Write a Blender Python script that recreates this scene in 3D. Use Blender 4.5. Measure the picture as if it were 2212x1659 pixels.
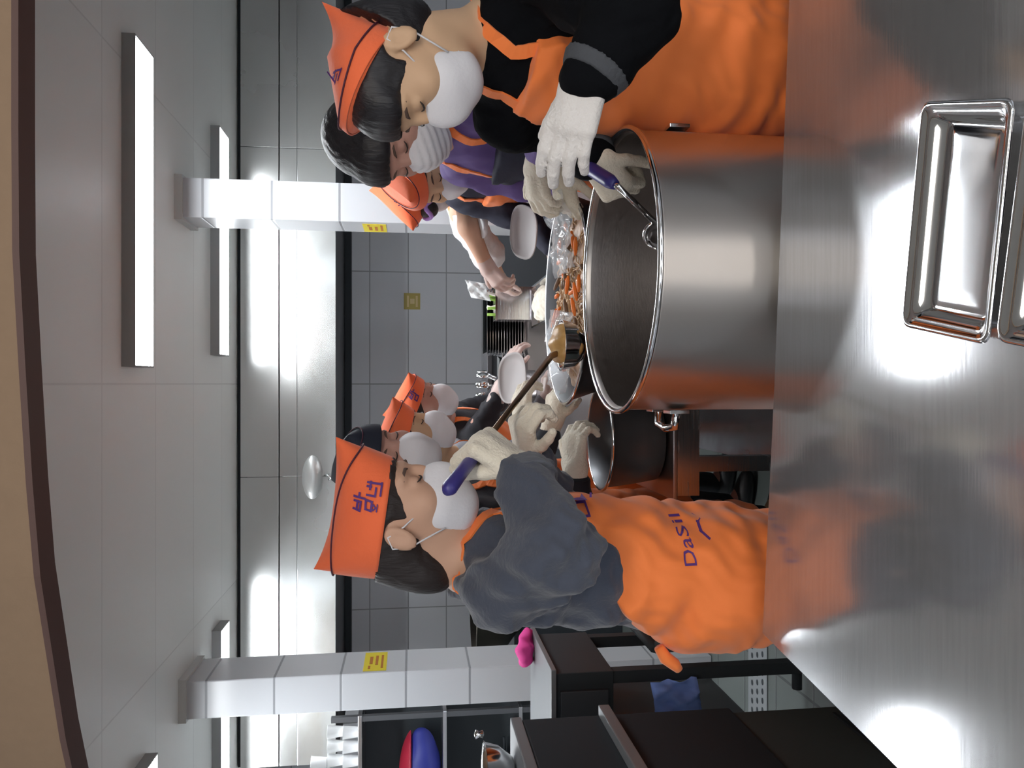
import bpy, bmesh, math, random
import numpy as np
from mathutils import Vector, Matrix
from mathutils.bvhtree import BVHTree
random.seed(7)
S = bpy.context.scene
for o in list(bpy.data.objects): bpy.data.objects.remove(o)
C = S.collection
PI = math.pi
# ------------------------------------------------------------ camera (portrait picture held sideways)
FPX = 1650.0; PITCH = math.radians(7.5); CAMZ = 1.5
cF = np.array([0, math.cos(PITCH), -math.sin(PITCH)]); cD = np.array([0, -math.sin(PITCH), -math.cos(PITCH)]); cX = np.array([1., 0, 0])
cam_d = bpy.data.cameras.new('camera'); cam = bpy.data.objects.new('camera', cam_d); C.objects.link(cam)
cam_d.sensor_width = 36; cam_d.lens = FPX*36/2212; cam_d.clip_start = .02
cam.matrix_world = Matrix(((cD[0], cX[0], -cF[0], 0), (cD[1], cX[1], -cF[1], 0), (cD[2], cX[2], -cF[2], CAMZ), (0, 0, 0, 1)))
S.camera = cam
def pix(x, y, Y):
    "point seen at photograph pixel (x, y) and distance Y into the room"
    r = cF+(x-1106)/FPX*cD+(829.5-y)/FPX*cX
    return r*(Y/r[1])+np.array([0, 0, CAMZ])
# ------------------------------------------------------------ world, light, exposure
S.view_settings.view_transform = 'Standard'; S.view_settings.look = 'None'; S.view_settings.gamma = 1
S.view_settings.exposure = 0.38; S.view_settings.use_curve_mapping = False
w = bpy.data.worlds.new('world'); S.world = w; w.use_nodes = True
bgn = w.node_tree.nodes['Background']; bgn.inputs[0].default_value = (.80, .86, .95, 1); bgn.inputs[1].default_value = 4.2
TUBE_POWER = 32.0          # emission of the ceiling fittings
def area(name, loc, sx, sy, power, col, rot=(0, 0, 0)):
    l = bpy.data.lights.new(name, 'AREA'); l.shape = 'RECTANGLE'; l.size = sx; l.size_y = sy; l.energy = power; l.color = col
    o = bpy.data.objects.new(name, l); o.location = loc; o.rotation_euler = rot; C.objects.link(o); return o
area('dining_side_fill', (.3, -.9, 2.5), 1.6, .5, 38, (1, .93, .84))  # unseen fill light added to brighten the worker fronts and beige wall

# ------------------------------------------------------------ materials
MATS = {}; ROTP = .25
def mat(name, col, rough=.5, metal=0., bump=0., bscale=40., stretch=None, emit=None, estr=0., var=0., spec=.5, rvar=0., trans=0., alpha=1., sheen=0.):
    if name in MATS: return MATS[name]
    m = bpy.data.materials.new(name); m.use_nodes = True; nt = m.node_tree; N = nt.nodes; L = nt.links
    b = N['Principled BSDF']; b.inputs['Base Color'].default_value = (*col, 1); b.inputs['Roughness'].default_value = rough
    b.inputs['Metallic'].default_value = metal; b.inputs['Specular IOR Level'].default_value = spec
    if trans: b.inputs['Transmission Weight'].default_value = trans
    if alpha < 1: b.inputs['Alpha'].default_value = alpha
    if sheen: b.inputs['Sheen Weight'].default_value = sheen
    if emit: b.inputs['Emission Color'].default_value = (*emit, 1); b.inputs['Emission Strength'].default_value = estr
    if bump or var or rvar:
        tc = N.new('ShaderNodeTexCoord'); mp = N.new('ShaderNodeMapping'); mp.inputs['Scale'].default_value = stretch or (1, 1, 1)
        nz = N.new('ShaderNodeTexNoise'); nz.inputs['Scale'].default_value = bscale; nz.inputs['Detail'].default_value = 4
        L.new(tc.outputs['Object'], mp.inputs['Vector']); L.new(mp.outputs[0], nz.inputs['Vector'])
        if bump:
            bp = N.new('ShaderNodeBump'); bp.inputs['Strength'].default_value = bump; bp.inputs['Distance'].default_value = .01
            L.new(nz.outputs[0], bp.inputs['Height']); L.new(bp.outputs[0], b.inputs['Normal'])
        if var:
            mx = N.new('ShaderNodeMix'); mx.data_type = 'RGBA'; mx.inputs[6].default_value = (*[c*(1-var) for c in col], 1); mx.inputs[7].default_value = (*[min(1, c*(1+var)) for c in col], 1)
            L.new(nz.outputs[0], mx.inputs[0]); L.new(mx.outputs[2], b.inputs['Base Color'])
        if rvar:
            mr = N.new('ShaderNodeMapRange'); mr.inputs[3].default_value = max(.02, rough-rvar); mr.inputs[4].default_value = rough+rvar
            mr.inputs[1].default_value = .3; mr.inputs[2].default_value = .7
            L.new(nz.outputs[0], mr.inputs[0]); L.new(mr.outputs[0], b.inputs['Roughness'])
    MATS[name] = m; return m
def tiled(name, col, grout, w_, h_, mortar=.006, rough=.35, plane='xz', offset=0., metal=0., bump=.3):
    m = bpy.data.materials.new(name); m.use_nodes = True; nt = m.node_tree; N = nt.nodes; L = nt.links; b = N['Principled BSDF']
    tc = N.new('ShaderNodeTexCoord'); sp = N.new('ShaderNodeSeparateXYZ'); cb = N.new('ShaderNodeCombineXYZ'); br = N.new('ShaderNodeTexBrick')
    L.new(tc.outputs['Object'], sp.inputs[0])
    for i, a in enumerate(plane): L.new(sp.outputs['XYZ'.index(a.upper())], cb.inputs[i])
    L.new(cb.outputs[0], br.inputs['Vector']); br.offset = offset; br.squash = 1
    br.inputs['Scale'].default_value = 1; br.inputs['Brick Width'].default_value = w_; br.inputs['Row Height'].default_value = h_
    br.inputs['Mortar Size'].default_value = mortar; br.inputs['Mortar Smooth'].default_value = .3
    br.inputs['Color1'].default_value = (*col, 1); br.inputs['Color2'].default_value = (*[c*.96 for c in col], 1); br.inputs['Mortar'].default_value = (*grout, 1)
    L.new(br.outputs[0], b.inputs['Base Color']); b.inputs['Roughness'].default_value = rough; b.inputs['Metallic'].default_value = metal
    bp = N.new('ShaderNodeBump'); bp.invert = True; bp.inputs['Strength'].default_value = bump; bp.inputs['Distance'].default_value = .004
    L.new(br.outputs['Fac'], bp.inputs['Height']); L.new(bp.outputs[0], b.inputs['Normal'])
    return m
steel = mat('brushed_steel', (.60, .60, .62), .22, 1, bump=.03, bscale=30, stretch=(.3, .3, 8), rvar=.06)
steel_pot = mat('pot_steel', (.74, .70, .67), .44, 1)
_b = steel_pot.node_tree.nodes['Principled BSDF']; _b.inputs['Anisotropic'].default_value = .9; _b.inputs['Anisotropic Rotation'].default_value = ROTP
_t = steel_pot.node_tree.nodes.new('ShaderNodeTangent'); _t.direction_type = 'RADIAL'; _t.axis = 'Z'; steel_pot.node_tree.links.new(_t.outputs[0], _b.inputs['Tangent'])
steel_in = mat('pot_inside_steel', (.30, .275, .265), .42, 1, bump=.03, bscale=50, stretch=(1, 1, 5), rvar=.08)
steel_hood = mat('hood_steel', (.62, .63, .62), .24, .82, bump=.3, bscale=1.6, rvar=.05)
steel_ctr = mat('counter_steel', (.44, .445, .46), .135, .76, var=.14, bscale=16, stretch=(.6, 12, 1), spec=.6, bump=.006)
steel_sh = mat('shiny_steel', (.74, .75, .77), .10, 1)
steel_dk = mat('dark_steel', (.13, .135, .145), .38, .7, bump=.03, bscale=20)
dull = mat('dull_steel', (.24, .25, .26), .4, .4)
black = mat('black_paint', (.024, .029, .034), .6, spec=.2)
blackish = mat('dark_grey_enamel', (.035, .042, .047), .5, bump=.03, bscale=15, spec=.25)
white_pl = mat('white_plastic', (.75, .76, .76), .4)
cream = mat('cotton_glove_knit', (.80, .73, .60), .9, bump=.5, bscale=160, sheen=.3)
glove_w = mat('white_glove_knit', (.72, .69, .67), .85, bump=.4, bscale=160, sheen=.3)
film = mat('clear_film', (.8, .82, .85), .08, trans=.0, alpha=.22)
glove_p = mat('plastic_glove_film', (.86, .70, .66), .3, alpha=.6)
maskm = mat('mask_fabric', (.74, .73, .76), .9, bump=.08, bscale=120)
skin = mat('skin', (.60, .36, .25), .55, var=.06, bscale=12, spec=.3)
skin2 = mat('skin_rosy', (.52, .29, .23), .5, var=.08, bscale=12, spec=.35)
skin3 = mat('skin_tan', (.62, .40, .25), .55, var=.06, bscale=12, spec=.3)
hair_m = mat('dark_brown_hair', (.022, .015, .014), .55, bump=.25, bscale=60, stretch=(3, 3, .5))
hair_b = mat('black_hair', (.012, .011, .014), .5, bump=.25, bscale=60, stretch=(3, 3, .5))
lash = mat('lash_dark', (.03, .018, .014), .6)
brow_m = mat('eyebrow_hair', (.10, .06, .045), .8)
eyew = mat('eye_white', (.6, .55, .52), .3)
orange_cap = mat('orange_cap_cloth', (.95, .17, .055), .8, bump=.12, bscale=90, sheen=.2)
orange_ap = mat('orange_apron_cloth', (.92, .22, .045), .75, bump=.25, bscale=9, sheen=.2)
piping = mat('dark_piping', (.07, .01, .03), .7)
purple_ink = mat('purple_print', (.10, .03, .20), .7)
grey_sw = mat('slate_sweater', (.060, .070, .100), .92, bump=.3, bscale=70, sheen=.25)
grey_rib = mat('slate_cuff', (.10, .108, .13), .92, bump=.5, bscale=90, stretch=(1, 1, .3), sheen=.2)
black_sw = mat('black_sweater', (.004, .0045, .006), .95, bump=.2, bscale=60, spec=.1)
brown_sw = mat('dark_brown_top', (.010, .007, .006), .9, bump=.2, bscale=60, spec=.1)
purple_sh = mat('violet_shirt', (.12, .075, .24), .85, bump=.2, bscale=40)
navy_ap = mat('navy_apron_cloth', (.022, .024, .045), .85, bump=.2, bscale=40)
white_sh = mat('white_shirt', (.66, .66, .68), .85, bump=.2, bscale=40)
grey_sh = mat('grey_shirt', (.22, .225, .25), .85, bump=.2, bscale=40)
black_sh = mat('black_shirt', (.014, .014, .02), .85, bump=.2, bscale=40)
trouser = mat('dark_trousers', (.03, .032, .038), .85, bump=.2, bscale=30)
shoe_m = mat('black_rubber', (.015, .015, .016), .5)
blue_grip = mat('blue_handle_plastic', (.05, .04, .22), .35)
# ------------------------------------------------------------ object helpers
def link(name, me, m=None, parent=None, smooth=False):
    o = bpy.data.objects.new(name, me); C.objects.link(o)
    if m is not None: me.materials.append(m)
    if smooth:
        me.polygons.foreach_set('use_smooth', [True]*len(me.polygons))
    if parent is not None:
        o.parent = parent; o.matrix_parent_inverse = parent.matrix_world.inverted() if False else Matrix.Translation(-Vector(parent.location))
    return o
def tag(o, label, cat, group=None, kind=None):
    if kind: o['kind'] = kind
    if label: o['label'] = label
    if cat: o['category'] = cat
    if group: o['group'] = group
    return o
def struct(o, label=None):
    o['kind'] = 'structure'
    if label: o['label'] = label
    return o
def thing(name, loc, label, cat, group=None):
    o = bpy.data.objects.new(name, None); C.objects.link(o); o.location = loc; o.empty_display_size = .05
    return tag(o, label, cat, group)
def bm_mesh(bm, name='m'):
    bmesh.ops.recalc_face_normals(bm, faces=bm.faces)
    me = bpy.data.meshes.new(name); bm.to_mesh(me); bm.free(); return me
def add_box(bm, lo, hi, bev=0.):
    vs = [bm.verts.new((x, y, z)) for x in (lo[0], hi[0]) for y in (lo[1], hi[1]) for z in (lo[2], hi[2])]
    q = [(0, 1, 3, 2), (4, 6, 7, 5), (0, 4, 5, 1), (2, 3, 7, 6), (0, 2, 6, 4), (1, 5, 7, 3)]
    fs = [bm.faces.new([vs[i] for i in f]) for f in q]
    if bev:
        es = list({e for f in fs for e in f.edges}); bmesh.ops.bevel(bm, geom=es, offset=bev, segments=2, affect='EDGES', profile=.7)
def box(name, lo, hi, m, parent=None, bev=0.):
    bm = bmesh.new(); add_box(bm, lo, hi, bev); return link(name, bm_mesh(bm, name), m, parent)
def add_tube(bm, pts, rad, n=10, closed=False):
    pts = [Vector(p) for p in pts]; rings = []
    N = len(pts); up = Vector((0, 0, 1)); prev = None
    for i, p in enumerate(pts):
        if closed: t = (pts[(i+1) % N]-pts[i-1]).normalized()
        else: t = (pts[min(i+1, N-1)]-pts[max(i-1, 0)]).normalized()
        if prev is None: a = t.cross(up if abs(t.z) < .9 else Vector((1, 0, 0))).normalized()
        else: a = (prev-t*prev.dot(t)).normalized()
        prev = a; b = t.cross(a); r = rad[i] if isinstance(rad, (list, tuple)) else rad
        rings.append([bm.verts.new(p+(a*math.cos(2*PI*k/n)+b*math.sin(2*PI*k/n))*r) for k in range(n)])
    for i in range(N if closed else N-1):
        A, B = rings[i], rings[(i+1) % N]
        for k in range(n): bm.faces.new((A[k], A[(k+1) % n], B[(k+1) % n], B[k]))
    if not closed: bm.faces.new(rings[0][::-1]); bm.faces.new(rings[-1])
def tube(name, pts, rad, m, parent=None, n=10, closed=False):
    bm = bmesh.new(); add_tube(bm, pts, rad, n, closed); return link(name, bm_mesh(bm, name), m, parent, True)
def lathe(name, c, prof, m, parent=None, n=64, sx=1., sy=1., smooth=True, end=True):
    bm = bmesh.new(); rings = []
    for r, z in prof:
        rings.append([bm.verts.new((c[0]+r*sx*math.cos(2*PI*k/n), c[1]+r*sy*math.sin(2*PI*k/n), c[2]+z)) for k in range(n)])
    for A, B in zip(rings, rings[1:]):
        for k in range(n): bm.faces.new((A[k], A[(k+1) % n], B[(k+1) % n], B[k]))
    bm.faces.new(rings[0][::-1])
    if end: bm.faces.new(rings[-1])
    return link(name, bm_mesh(bm, name), m, parent, smooth)
# ------------------------------------------------------------ distance-field modeller (smooth blends, surface nets)
def nrm(v): v = np.asarray(v, float); return v/np.linalg.norm(v)
I3 = np.eye(3)
class Field:
    def __init__(s): s.p = []; s.disp = None
    def ell(s, c, r, M=I3, k=.01, op='u'):
        c = np.asarray(c, float); r = np.asarray(r, float); Mt = np.asarray(M)
        def fn(P, c=c, r=r, Mt=Mt):
            q = (P-c)@Mt; k0 = np.linalg.norm(q/r, axis=1); k1 = np.linalg.norm(q/r**2, axis=1)+1e-9
            return k0*(k0-1)/k1
        s.p.append((op, fn, c, r.max(), k)); return s
    def cap(s, a, b, ra, rb, k=.01, op='u'):
        a = np.asarray(a, float); b = np.asarray(b, float); ab = b-a; L2 = ab@ab+1e-12
        def fn(P):
            t = np.clip((P-a)@ab/L2, 0, 1); return np.linalg.norm(P-a-t[:, None]*ab, axis=1)-(ra+(rb-ra)*t)
        s.p.append((op, fn, (a+b)/2, math.sqrt(L2)/2+max(ra, rb), k)); return s
    def ecap(s, a, b, ra, rb, M, sc, k=.02):
        "elliptic cone: radii measured after dividing local axes by sc"
        a = np.asarray(a, float); b = np.asarray(b, float); sc = np.asarray(sc, float); M = np.asarray(M)
        bl = ((b-a)@M)/sc; L2 = bl@bl
        def fn(P):
            q = ((P-a)@M)/sc; t = np.clip(q@bl/L2, 0, 1); d = np.linalg.norm(q-t[:, None]*bl, axis=1)-(ra+(rb-ra)*t); return d*sc.min()
        s.p.append(('u', fn, (a+b)/2, np.linalg.norm(b-a)/2+max(ra, rb)*sc.max(), k)); return s
    def clip(s, fn, k=.0): s.p.append(('i', fn, None, 0, k)); return s
    def ev(s, P, bc=None, br=0.):
        d = np.full(len(P), .12)
        for op, fn, c, R, k in s.p:
            if c is not None and bc is not None and np.linalg.norm(c-bc) > R+br+.13: continue
            e = fn(P)
            if op == 'u':
                h = np.clip(.5+.5*(d-e)/max(k, 1e-6), 0, 1); d = d+(e-d)*h-k*h*(1-h)
            elif op == 's':
                e = -e; h = np.clip(.5-.5*(d-e)/max(k, 1e-6), 0, 1); d = d+(e-d)*h+k*h*(1-h)
            else: d = np.maximum(d, e)
        if s.disp is not None: d = d+s.disp(P)
        return d
    def mesh(s, h, name='m'):
        us = [q for q in s.p if q[0] == 'u']
        lo = np.min([q[2]-q[3] for q in us], 0)-3*h; hi = np.max([q[2]+q[3] for q in us], 0)+3*h
        n = 10; B = n*h; nb = np.ceil((hi-lo)/B).astype(int); diag = B*.87
        keys, verts, quads = [], [], []
        g = np.stack(np.meshgrid(*[np.arange(n+1)]*3, indexing='ij'), -1).reshape(-1, 3)
        cen = np.stack(np.meshgrid(*[np.arange(k) for k in nb], indexing='ij'), -1).reshape(-1, 3)
        near = np.zeros(len(cen), bool); cc = lo+(cen+.5)*B
        for q in us: near |= (np.linalg.norm(cc-q[2], axis=1) < q[3]+diag+.02)
        G = 1 << 16
        def key(c): return (c[:, 0].astype(np.int64)*G+c[:, 1])*G+c[:, 2]
        for bi, bc in zip(cen[near], cc[near]):
            if abs(s.ev(bc[None], bc, 0)[0]) > diag+.045: continue
            P = lo+(bi*n+g)*h; d = s.ev(P, bc, diag).reshape(n+1, n+1, n+1); ins = d < 0
            if ins.all() or not ins.any(): continue
            cs = ins[:-1, :-1, :-1].astype(int)
            cnt = sum(ins[a:n+a, b:n+b, c:n+c].astype(int) for a in (0, 1) for b in (0, 1) for c in (0, 1))
            act = np.argwhere((cnt > 0) & (cnt < 8))
            acc = np.zeros((len(act), 3)); num = np.zeros(len(act))
            co = [(a, b, c) for a in (0, 1) for b in (0, 1) for c in (0, 1)]
            vals = {k: d[act[:, 0]+k[0], act[:, 1]+k[1], act[:, 2]+k[2]] for k in co}
            for k in co:
                for ax in range(3):
                    if k[ax] == 0:
                        k2 = list(k); k2[ax] = 1; k2 = tuple(k2); a, b = vals[k], vals[k2]; m_ = (a < 0) != (b < 0)
                        t = np.where(m_, a/np.where(m_, a-b, 1), 0); pt = np.tile(np.array(k, float), (len(act), 1)); pt[:, ax] += t
                        acc[m_] += pt[m_]; num[m_] += 1
            keys.append(key(bi*n+act)); verts.append(lo+(bi*n+act+acc/num[:, None])*h)
            for ax in range(3):
                sl = [slice(0, n)]*3; sl2 = list(sl); sl2[ax] = slice(1, n+1)
                a = ins[tuple(sl)]; b = ins[tuple(sl2)]; e = np.argwhere(a != b)
                if not len(e): continue
                flip = a[e[:, 0], e[:, 1], e[:, 2]]; u, v = (ax+1) % 3, (ax+2) % 3; E = bi*n+e
                du = np.zeros(3, int); du[u] = 1; dv = np.zeros(3, int); dv[v] = 1
                ks = np.stack([key(E-du-dv), key(E-dv), key(E), key(E-du)], 1)
                ks[~flip] = ks[~flip][:, ::-1]; quads.append(ks)
        K = np.concatenate(keys); V = np.concatenate(verts); Q = np.concatenate(quads)
        o = np.argsort(K); K = K[o]; V = V[o]; idx = np.clip(np.searchsorted(K, Q), 0, len(K)-1)
        ok = (K[idx] == Q).all(1); idx = idx[ok]
        me = bpy.data.meshes.new(name); me.from_pydata(V.tolist(), [], idx.tolist()); me.update(); return me
    def obj(s, name, h, m, parent=None): return link(name, s.mesh(h, name), m, parent, True)
def folds(amp, freq, ax=(0, 0, 1), seed=0.):
    ax = nrm(ax); o = nrm(np.cross(ax, [.3, .8, .52]))
    def f(P): 
        a = P@ax; b = P@o; c = P@np.cross(ax, o)
        return amp*(np.sin(freq*a+1.7*np.sin(freq*.35*b+seed)+1.3*np.sin(freq*.3*c+seed*2))+.5*np.sin(freq*1.9*b+2*np.sin(freq*.5*a+seed)))
    return f
def frame(f2, pitch=0., roll=0.):
    f2 = nrm([f2[0], f2[1], 0]); r = np.array([f2[1], -f2[0], 0]); p = math.radians(pitch)
    f = f2*math.cos(p)+np.array([0, 0, -math.sin(p)]); u = np.cross(r, f); q = math.radians(roll)
    r2 = r*math.cos(q)+u*math.sin(q); u2 = -r*math.sin(q)+u*math.cos(q)
    return np.stack([r2, f, u2], 1)      # columns right, forward, up
# ------------------------------------------------------------ surface decals
def bvh_of(o):
    me = o.data; off = Vector(o.matrix_world.translation) if False else Vector((0, 0, 0))
    return BVHTree.FromPolygons([v.co+off for v in me.vertices], [tuple(p.vertices) for p in me.polygons])
def decal(name, polys, O, R, U, target, m, parent, lift=.0012):
    "polys: list of 2D polygons (x right, y up) laid on the surface"
    O = Vector(O); R = Vector(R).normalized(); U = Vector(U).normalized(); Nn = R.cross(U).normalized(); bv = bvh_of(target)
    bm = bmesh.new()
    for poly in polys:
        vs = []
        for x, y in poly:
            p = O+R*x+U*y; hit = bv.ray_cast(p+Nn*.12, -Nn, .3)
            vs.append(bm.verts.new((hit[0]+Nn*lift) if hit[0] is not None else p))
        try: bm.faces.new(vs)
        except Exception: pass
    r = bmesh.ops.extrude_face_region(bm, geom=list(bm.faces)); 
    for v in [g for g in r['geom'] if isinstance(g, bmesh.types.BMVert)]: v.co += Nn*.0008
    return link(name, bm_mesh(bm, name), m, parent)
def strokes(lines, wd):
    out = []
    for ln in lines:
        for (x0, y0), (x1, y1) in zip(ln, ln[1:]):
            L = math.hypot(x1-x0, y1-y0); nx, ny = -(y1-y0)/L*wd/2, (x1-x0)/L*wd/2; ex, ey = (x1-x0)/L*wd/2, (y1-y0)/L*wd/2
            k = max(1, int(L/.006))
            for i in range(k):
                a, b = i/k, (i+1)/k; ax, ay = x0+(x1-x0)*a, y0+(y1-y0)*a; bx, by = x0+(x1-x0)*b, y0+(y1-y0)*b
                if i == 0: ax -= ex; ay -= ey
                if i == k-1: bx += ex; by += ey
                out.append([(ax+nx, ay+ny), (bx+nx, by+ny), (bx-nx, by-ny), (ax-nx, ay-ny)])
    return out
def band(name, pts, width, target, m, parent, lift=.004, thick=.003, sub=6):
    "cloth band snapped to a surface"
    bv = bvh_of(target); P = [Vector(p) for p in pts]; path = []
    for a, b in zip(P, P[1:]): path += [a.lerp(b, i/sub) for i in range(sub)]
    path.append(P[-1]); sn = []
    for p in path:
        q = bv.find_nearest(p); sn.append((q[0]+q[1]*lift, q[1]))
    bm = bmesh.new(); rings = []
    for i, (p, n) in enumerate(sn):
        t = (sn[min(i+1, len(sn)-1)][0]-sn[max(i-1, 0)][0]).normalized(); s_ = t.cross(n).normalized()*width/2
        rings.append([bm.verts.new(p+s_-n*thick), bm.verts.new(p+s_+n*thick), bm.verts.new(p-s_+n*thick), bm.verts.new(p-s_-n*thick)])
    for A, B in zip(rings, rings[1:]):
        for k in range(4): bm.faces.new((A[k], A[(k+1) % 4], B[(k+1) % 4], B[k]))
    bm.faces.new(rings[0][::-1]); bm.faces.new(rings[-1])
    return link(name, bm_mesh(bm, name), m, parent, False)

# ============================================================ THE SETTING
CEIL = 2.56
floor_m = tiled('floor_tiles', (.10, .115, .11), (.05, .055, .055), .3, .3, .006, .35, 'xy')
struct(box('floor', (-3.4, -2.2, -.1), (3.4, 6.35, 0), floor_m))
ceil_m = tiled('ceiling_panels', (.82, .835, .81), (.68, .69, .67), 1.2, .56, .004, .38, 'xy')
struct(box('ceiling', (-3.4, 1.0, CEIL), (3.4, 6.35, CEIL+.1), ceil_m))
wall_m = tiled('grey_wall_tiles', (.72, .73, .76), (.34, .35, .36), .9, .305, .005, .3, 'xz')
struct(box('wall_back', (-3.4, 6.2, 0), (3.4, 6.35, CEIL), wall_m))
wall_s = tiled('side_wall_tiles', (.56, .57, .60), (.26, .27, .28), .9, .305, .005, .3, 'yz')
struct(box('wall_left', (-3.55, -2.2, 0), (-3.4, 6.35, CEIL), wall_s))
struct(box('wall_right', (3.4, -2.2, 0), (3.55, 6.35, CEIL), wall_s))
# curved beige wall over the serving opening with a dark trim under it
LINT = [(3.4, 1.10), (2.4, 1.05), (1.4, 1.04), (.9, 1.043), (.49, 1.045), (.312, 1.045), (.165, 1.047), (.018, 1.063), (-.12, 1.08), (-.24, 1.10), (-.37, 1.139), (-.48, 1.172), (-.571, 1.208), (-.8, 1.30), (-1.2, 1.50), (-1.9, 1.92), (-2.7, 2.5), (-3.4, 3.05)]
def wall_strip(name, pts, z0, z1, th, m, back=0.):
    bm = bmesh.new(); rings = []
    for i, (x, y) in enumerate(pts):
        a = pts[max(i-1, 0)]; b = pts[min(i+1, len(pts)-1)]; t = Vector((b[0]-a[0], b[1]-a[1])).normalized(); n = Vector((t.y, -t.x))
        if n.y > 0: n = -n
        n = n*-1   # away from the camera side
        p0 = Vector((x, y))-n*th+n*back; p1 = Vector((x, y))+n*back
        rings.append([bm.verts.new((*p0, z0)), bm.verts.new((*p0, z1)), bm.verts.new((*p1, z1)), bm.verts.new((*p1, z0))])
    for A, B in zip(rings, rings[1:]):
        for k in range(4): bm.faces.new((A[k], A[(k+1) % 4], B[(k+1) % 4], B[k]))
    bm.faces.new(rings[0][::-1]); bm.faces.new(rings[-1])
    return link(name, bm_mesh(bm, name), m)
beige = mat('beige_wallpaper', (.30, .20, .125), .8, bump=.15, bscale=60, var=.06)
brown_trim = mat('brown_trim', (.115, .062, .052), .6, bump=.05, bscale=20)
struct(wall_strip('wall_front', LINT, 1.984, 2.75, .04, beige))
struct(wall_strip('trim_1', LINT, 1.976, 1.984, .042, brown_trim, .0005))
# dining room behind the camera: rear wall with side piers, a ceiling and unseen windows added for bright bands in the steel
dwall = mat('dining_wall', (.40, .36, .31), .8); struct(box('wall_rear', (-3.4, -4.6, -.1), (3.4, -4.5, .35), dwall))
added_wins = [(-2.9, -1.9), (-1.3, -.75), (-.1, .35), (1.0, 1.5), (2.1, 3.0)]; xs = [-3.4]+[x for w_ in added_wins for x in w_]+[3.4]
bm = bmesh.new()
for a, b in zip(xs[::2], xs[1::2]): add_box(bm, (a, -4.6, .35), (b, -4.5, 2.3))
add_box(bm, (-3.4, -4.6, 2.3), (3.4, -4.5, 2.85)); struct(link('wall_rear', bm_mesh(bm), dwall))
for i, (a, b) in enumerate(added_wins):
    bm = bmesh.new(); add_box(bm, (a, -4.57, .35), (a+.04, -4.53, 2.3)); add_box(bm, (b-.04, -4.57, .35), (b, -4.53, 2.3)); add_box(bm, (a, -4.57, 2.26), (b, -4.53, 2.3)); add_box(bm, (a, -4.57, .35), (b, -4.53, .39)); struct(link('added_window_%d' % (i+1), bm_mesh(bm), dwall))
struct(box('floor', (-3.4, -4.6, -.1), (3.4, -2.2, 0), dwall)); struct(box('ceiling', (-3.4, -4.6, 2.75), (3.4, 1.2, 2.85), mat('dining_ceiling', (.7, .68, .64), .8)))
struct(box('wall_left', (-3.55, -4.6, 0), (-3.4, -2.2, CEIL), dwall)); struct(box('wall_right', (3.4, -4.6, 0), (3.55, -2.2, CEIL), dwall))
# ------------------------------------------------------------ tiled pillars
pil_m = tiled('white_pillar_tiles', (.58, .60, .63), (.30, .31, .33), .6, .305, .006, .25, 'xz')
def pillar(name, x0, x1, y0, y1):
    bm = bmesh.new(); add_box(bm, (x0, y0, 0), (x1, y1, CEIL-.02), .006); o = link(name, bm_mesh(bm, name), pil_m); struct(o)
    bm = bmesh.new(); add_box(bm, (x0-.012, y0-.012, CEIL-.035), (x1+.012, y1+.012, CEIL)); c_ = link('cornice', bm_mesh(bm), mat('cornice_grey', (.62, .63, .62), .5), o)
    return o
pillar('trim_2', .755, .935, 3.62, 3.86); pillar('trim_3', -1.545, -1.37, 3.68, 3.98)
yel = mat('yellow_sticker', (.75, .62, .04), .5); brn = mat('sticker_print', (.45, .16, .03), .6); drk = mat('sticker_print_dark', (.12, .1, .05), .6)
def sticker(x, side, y0, y1, z0, z1, label):
    t = thing('warning_sticker', (x, (y0+y1)/2, z0), label, 'sticker')
    box('backing', (min(x, x+side*.002), y0, z0), (max(x, x+side*.002), y1, z1), yel, t)
    bm = bmesh.new(); W, H = y1-y0, z1-z0
    for a, b, c, d in [(.1, .7, .16, .1), (.35, .62, .4, .14), (.3, .38, .5, .12), (.12, .15, .7, .1)]:
        ya, za = y0+a*W, z0+b*H; xs = sorted((x+side*.002, x+side*.003)); add_box(bm, (xs[0], ya, za), (xs[1], ya+c*W, za+d*H))
    link('print', bm_mesh(bm), brn, t)
sticker(.755, -1, 3.66, 3.84, 1.62, 1.73, 'small yellow warning sticker on the right white pillar')
sticker(-1.37, 1, 3.70, 3.95, 1.62, 1.73, 'yellow warning sticker on the inner side of the left white pillar')
t = thing('wall_sign', (.66, 6.2, 1.44), 'small square yellow sign on the grey tiled back wall', 'sign')
box('backing', (.60, 6.192, 1.43), (.73, 6.2, 1.56), mat('dull_yellow_sign', (.52, .40, .10), .5), t, .002)
bm = bmesh.new()
for a, b, c, d in [(.02, .02, .09, .016), (.02, .09, .09, .016), (.045, .045, .04, .035)]: add_box(bm, (.60+a, 6.190, 1.43+b), (.60+a+c, 6.1925, 1.43+b+d))
link('print', bm_mesh(bm), mat('sign_print', (.75, .6, .3), .6), t)
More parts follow.
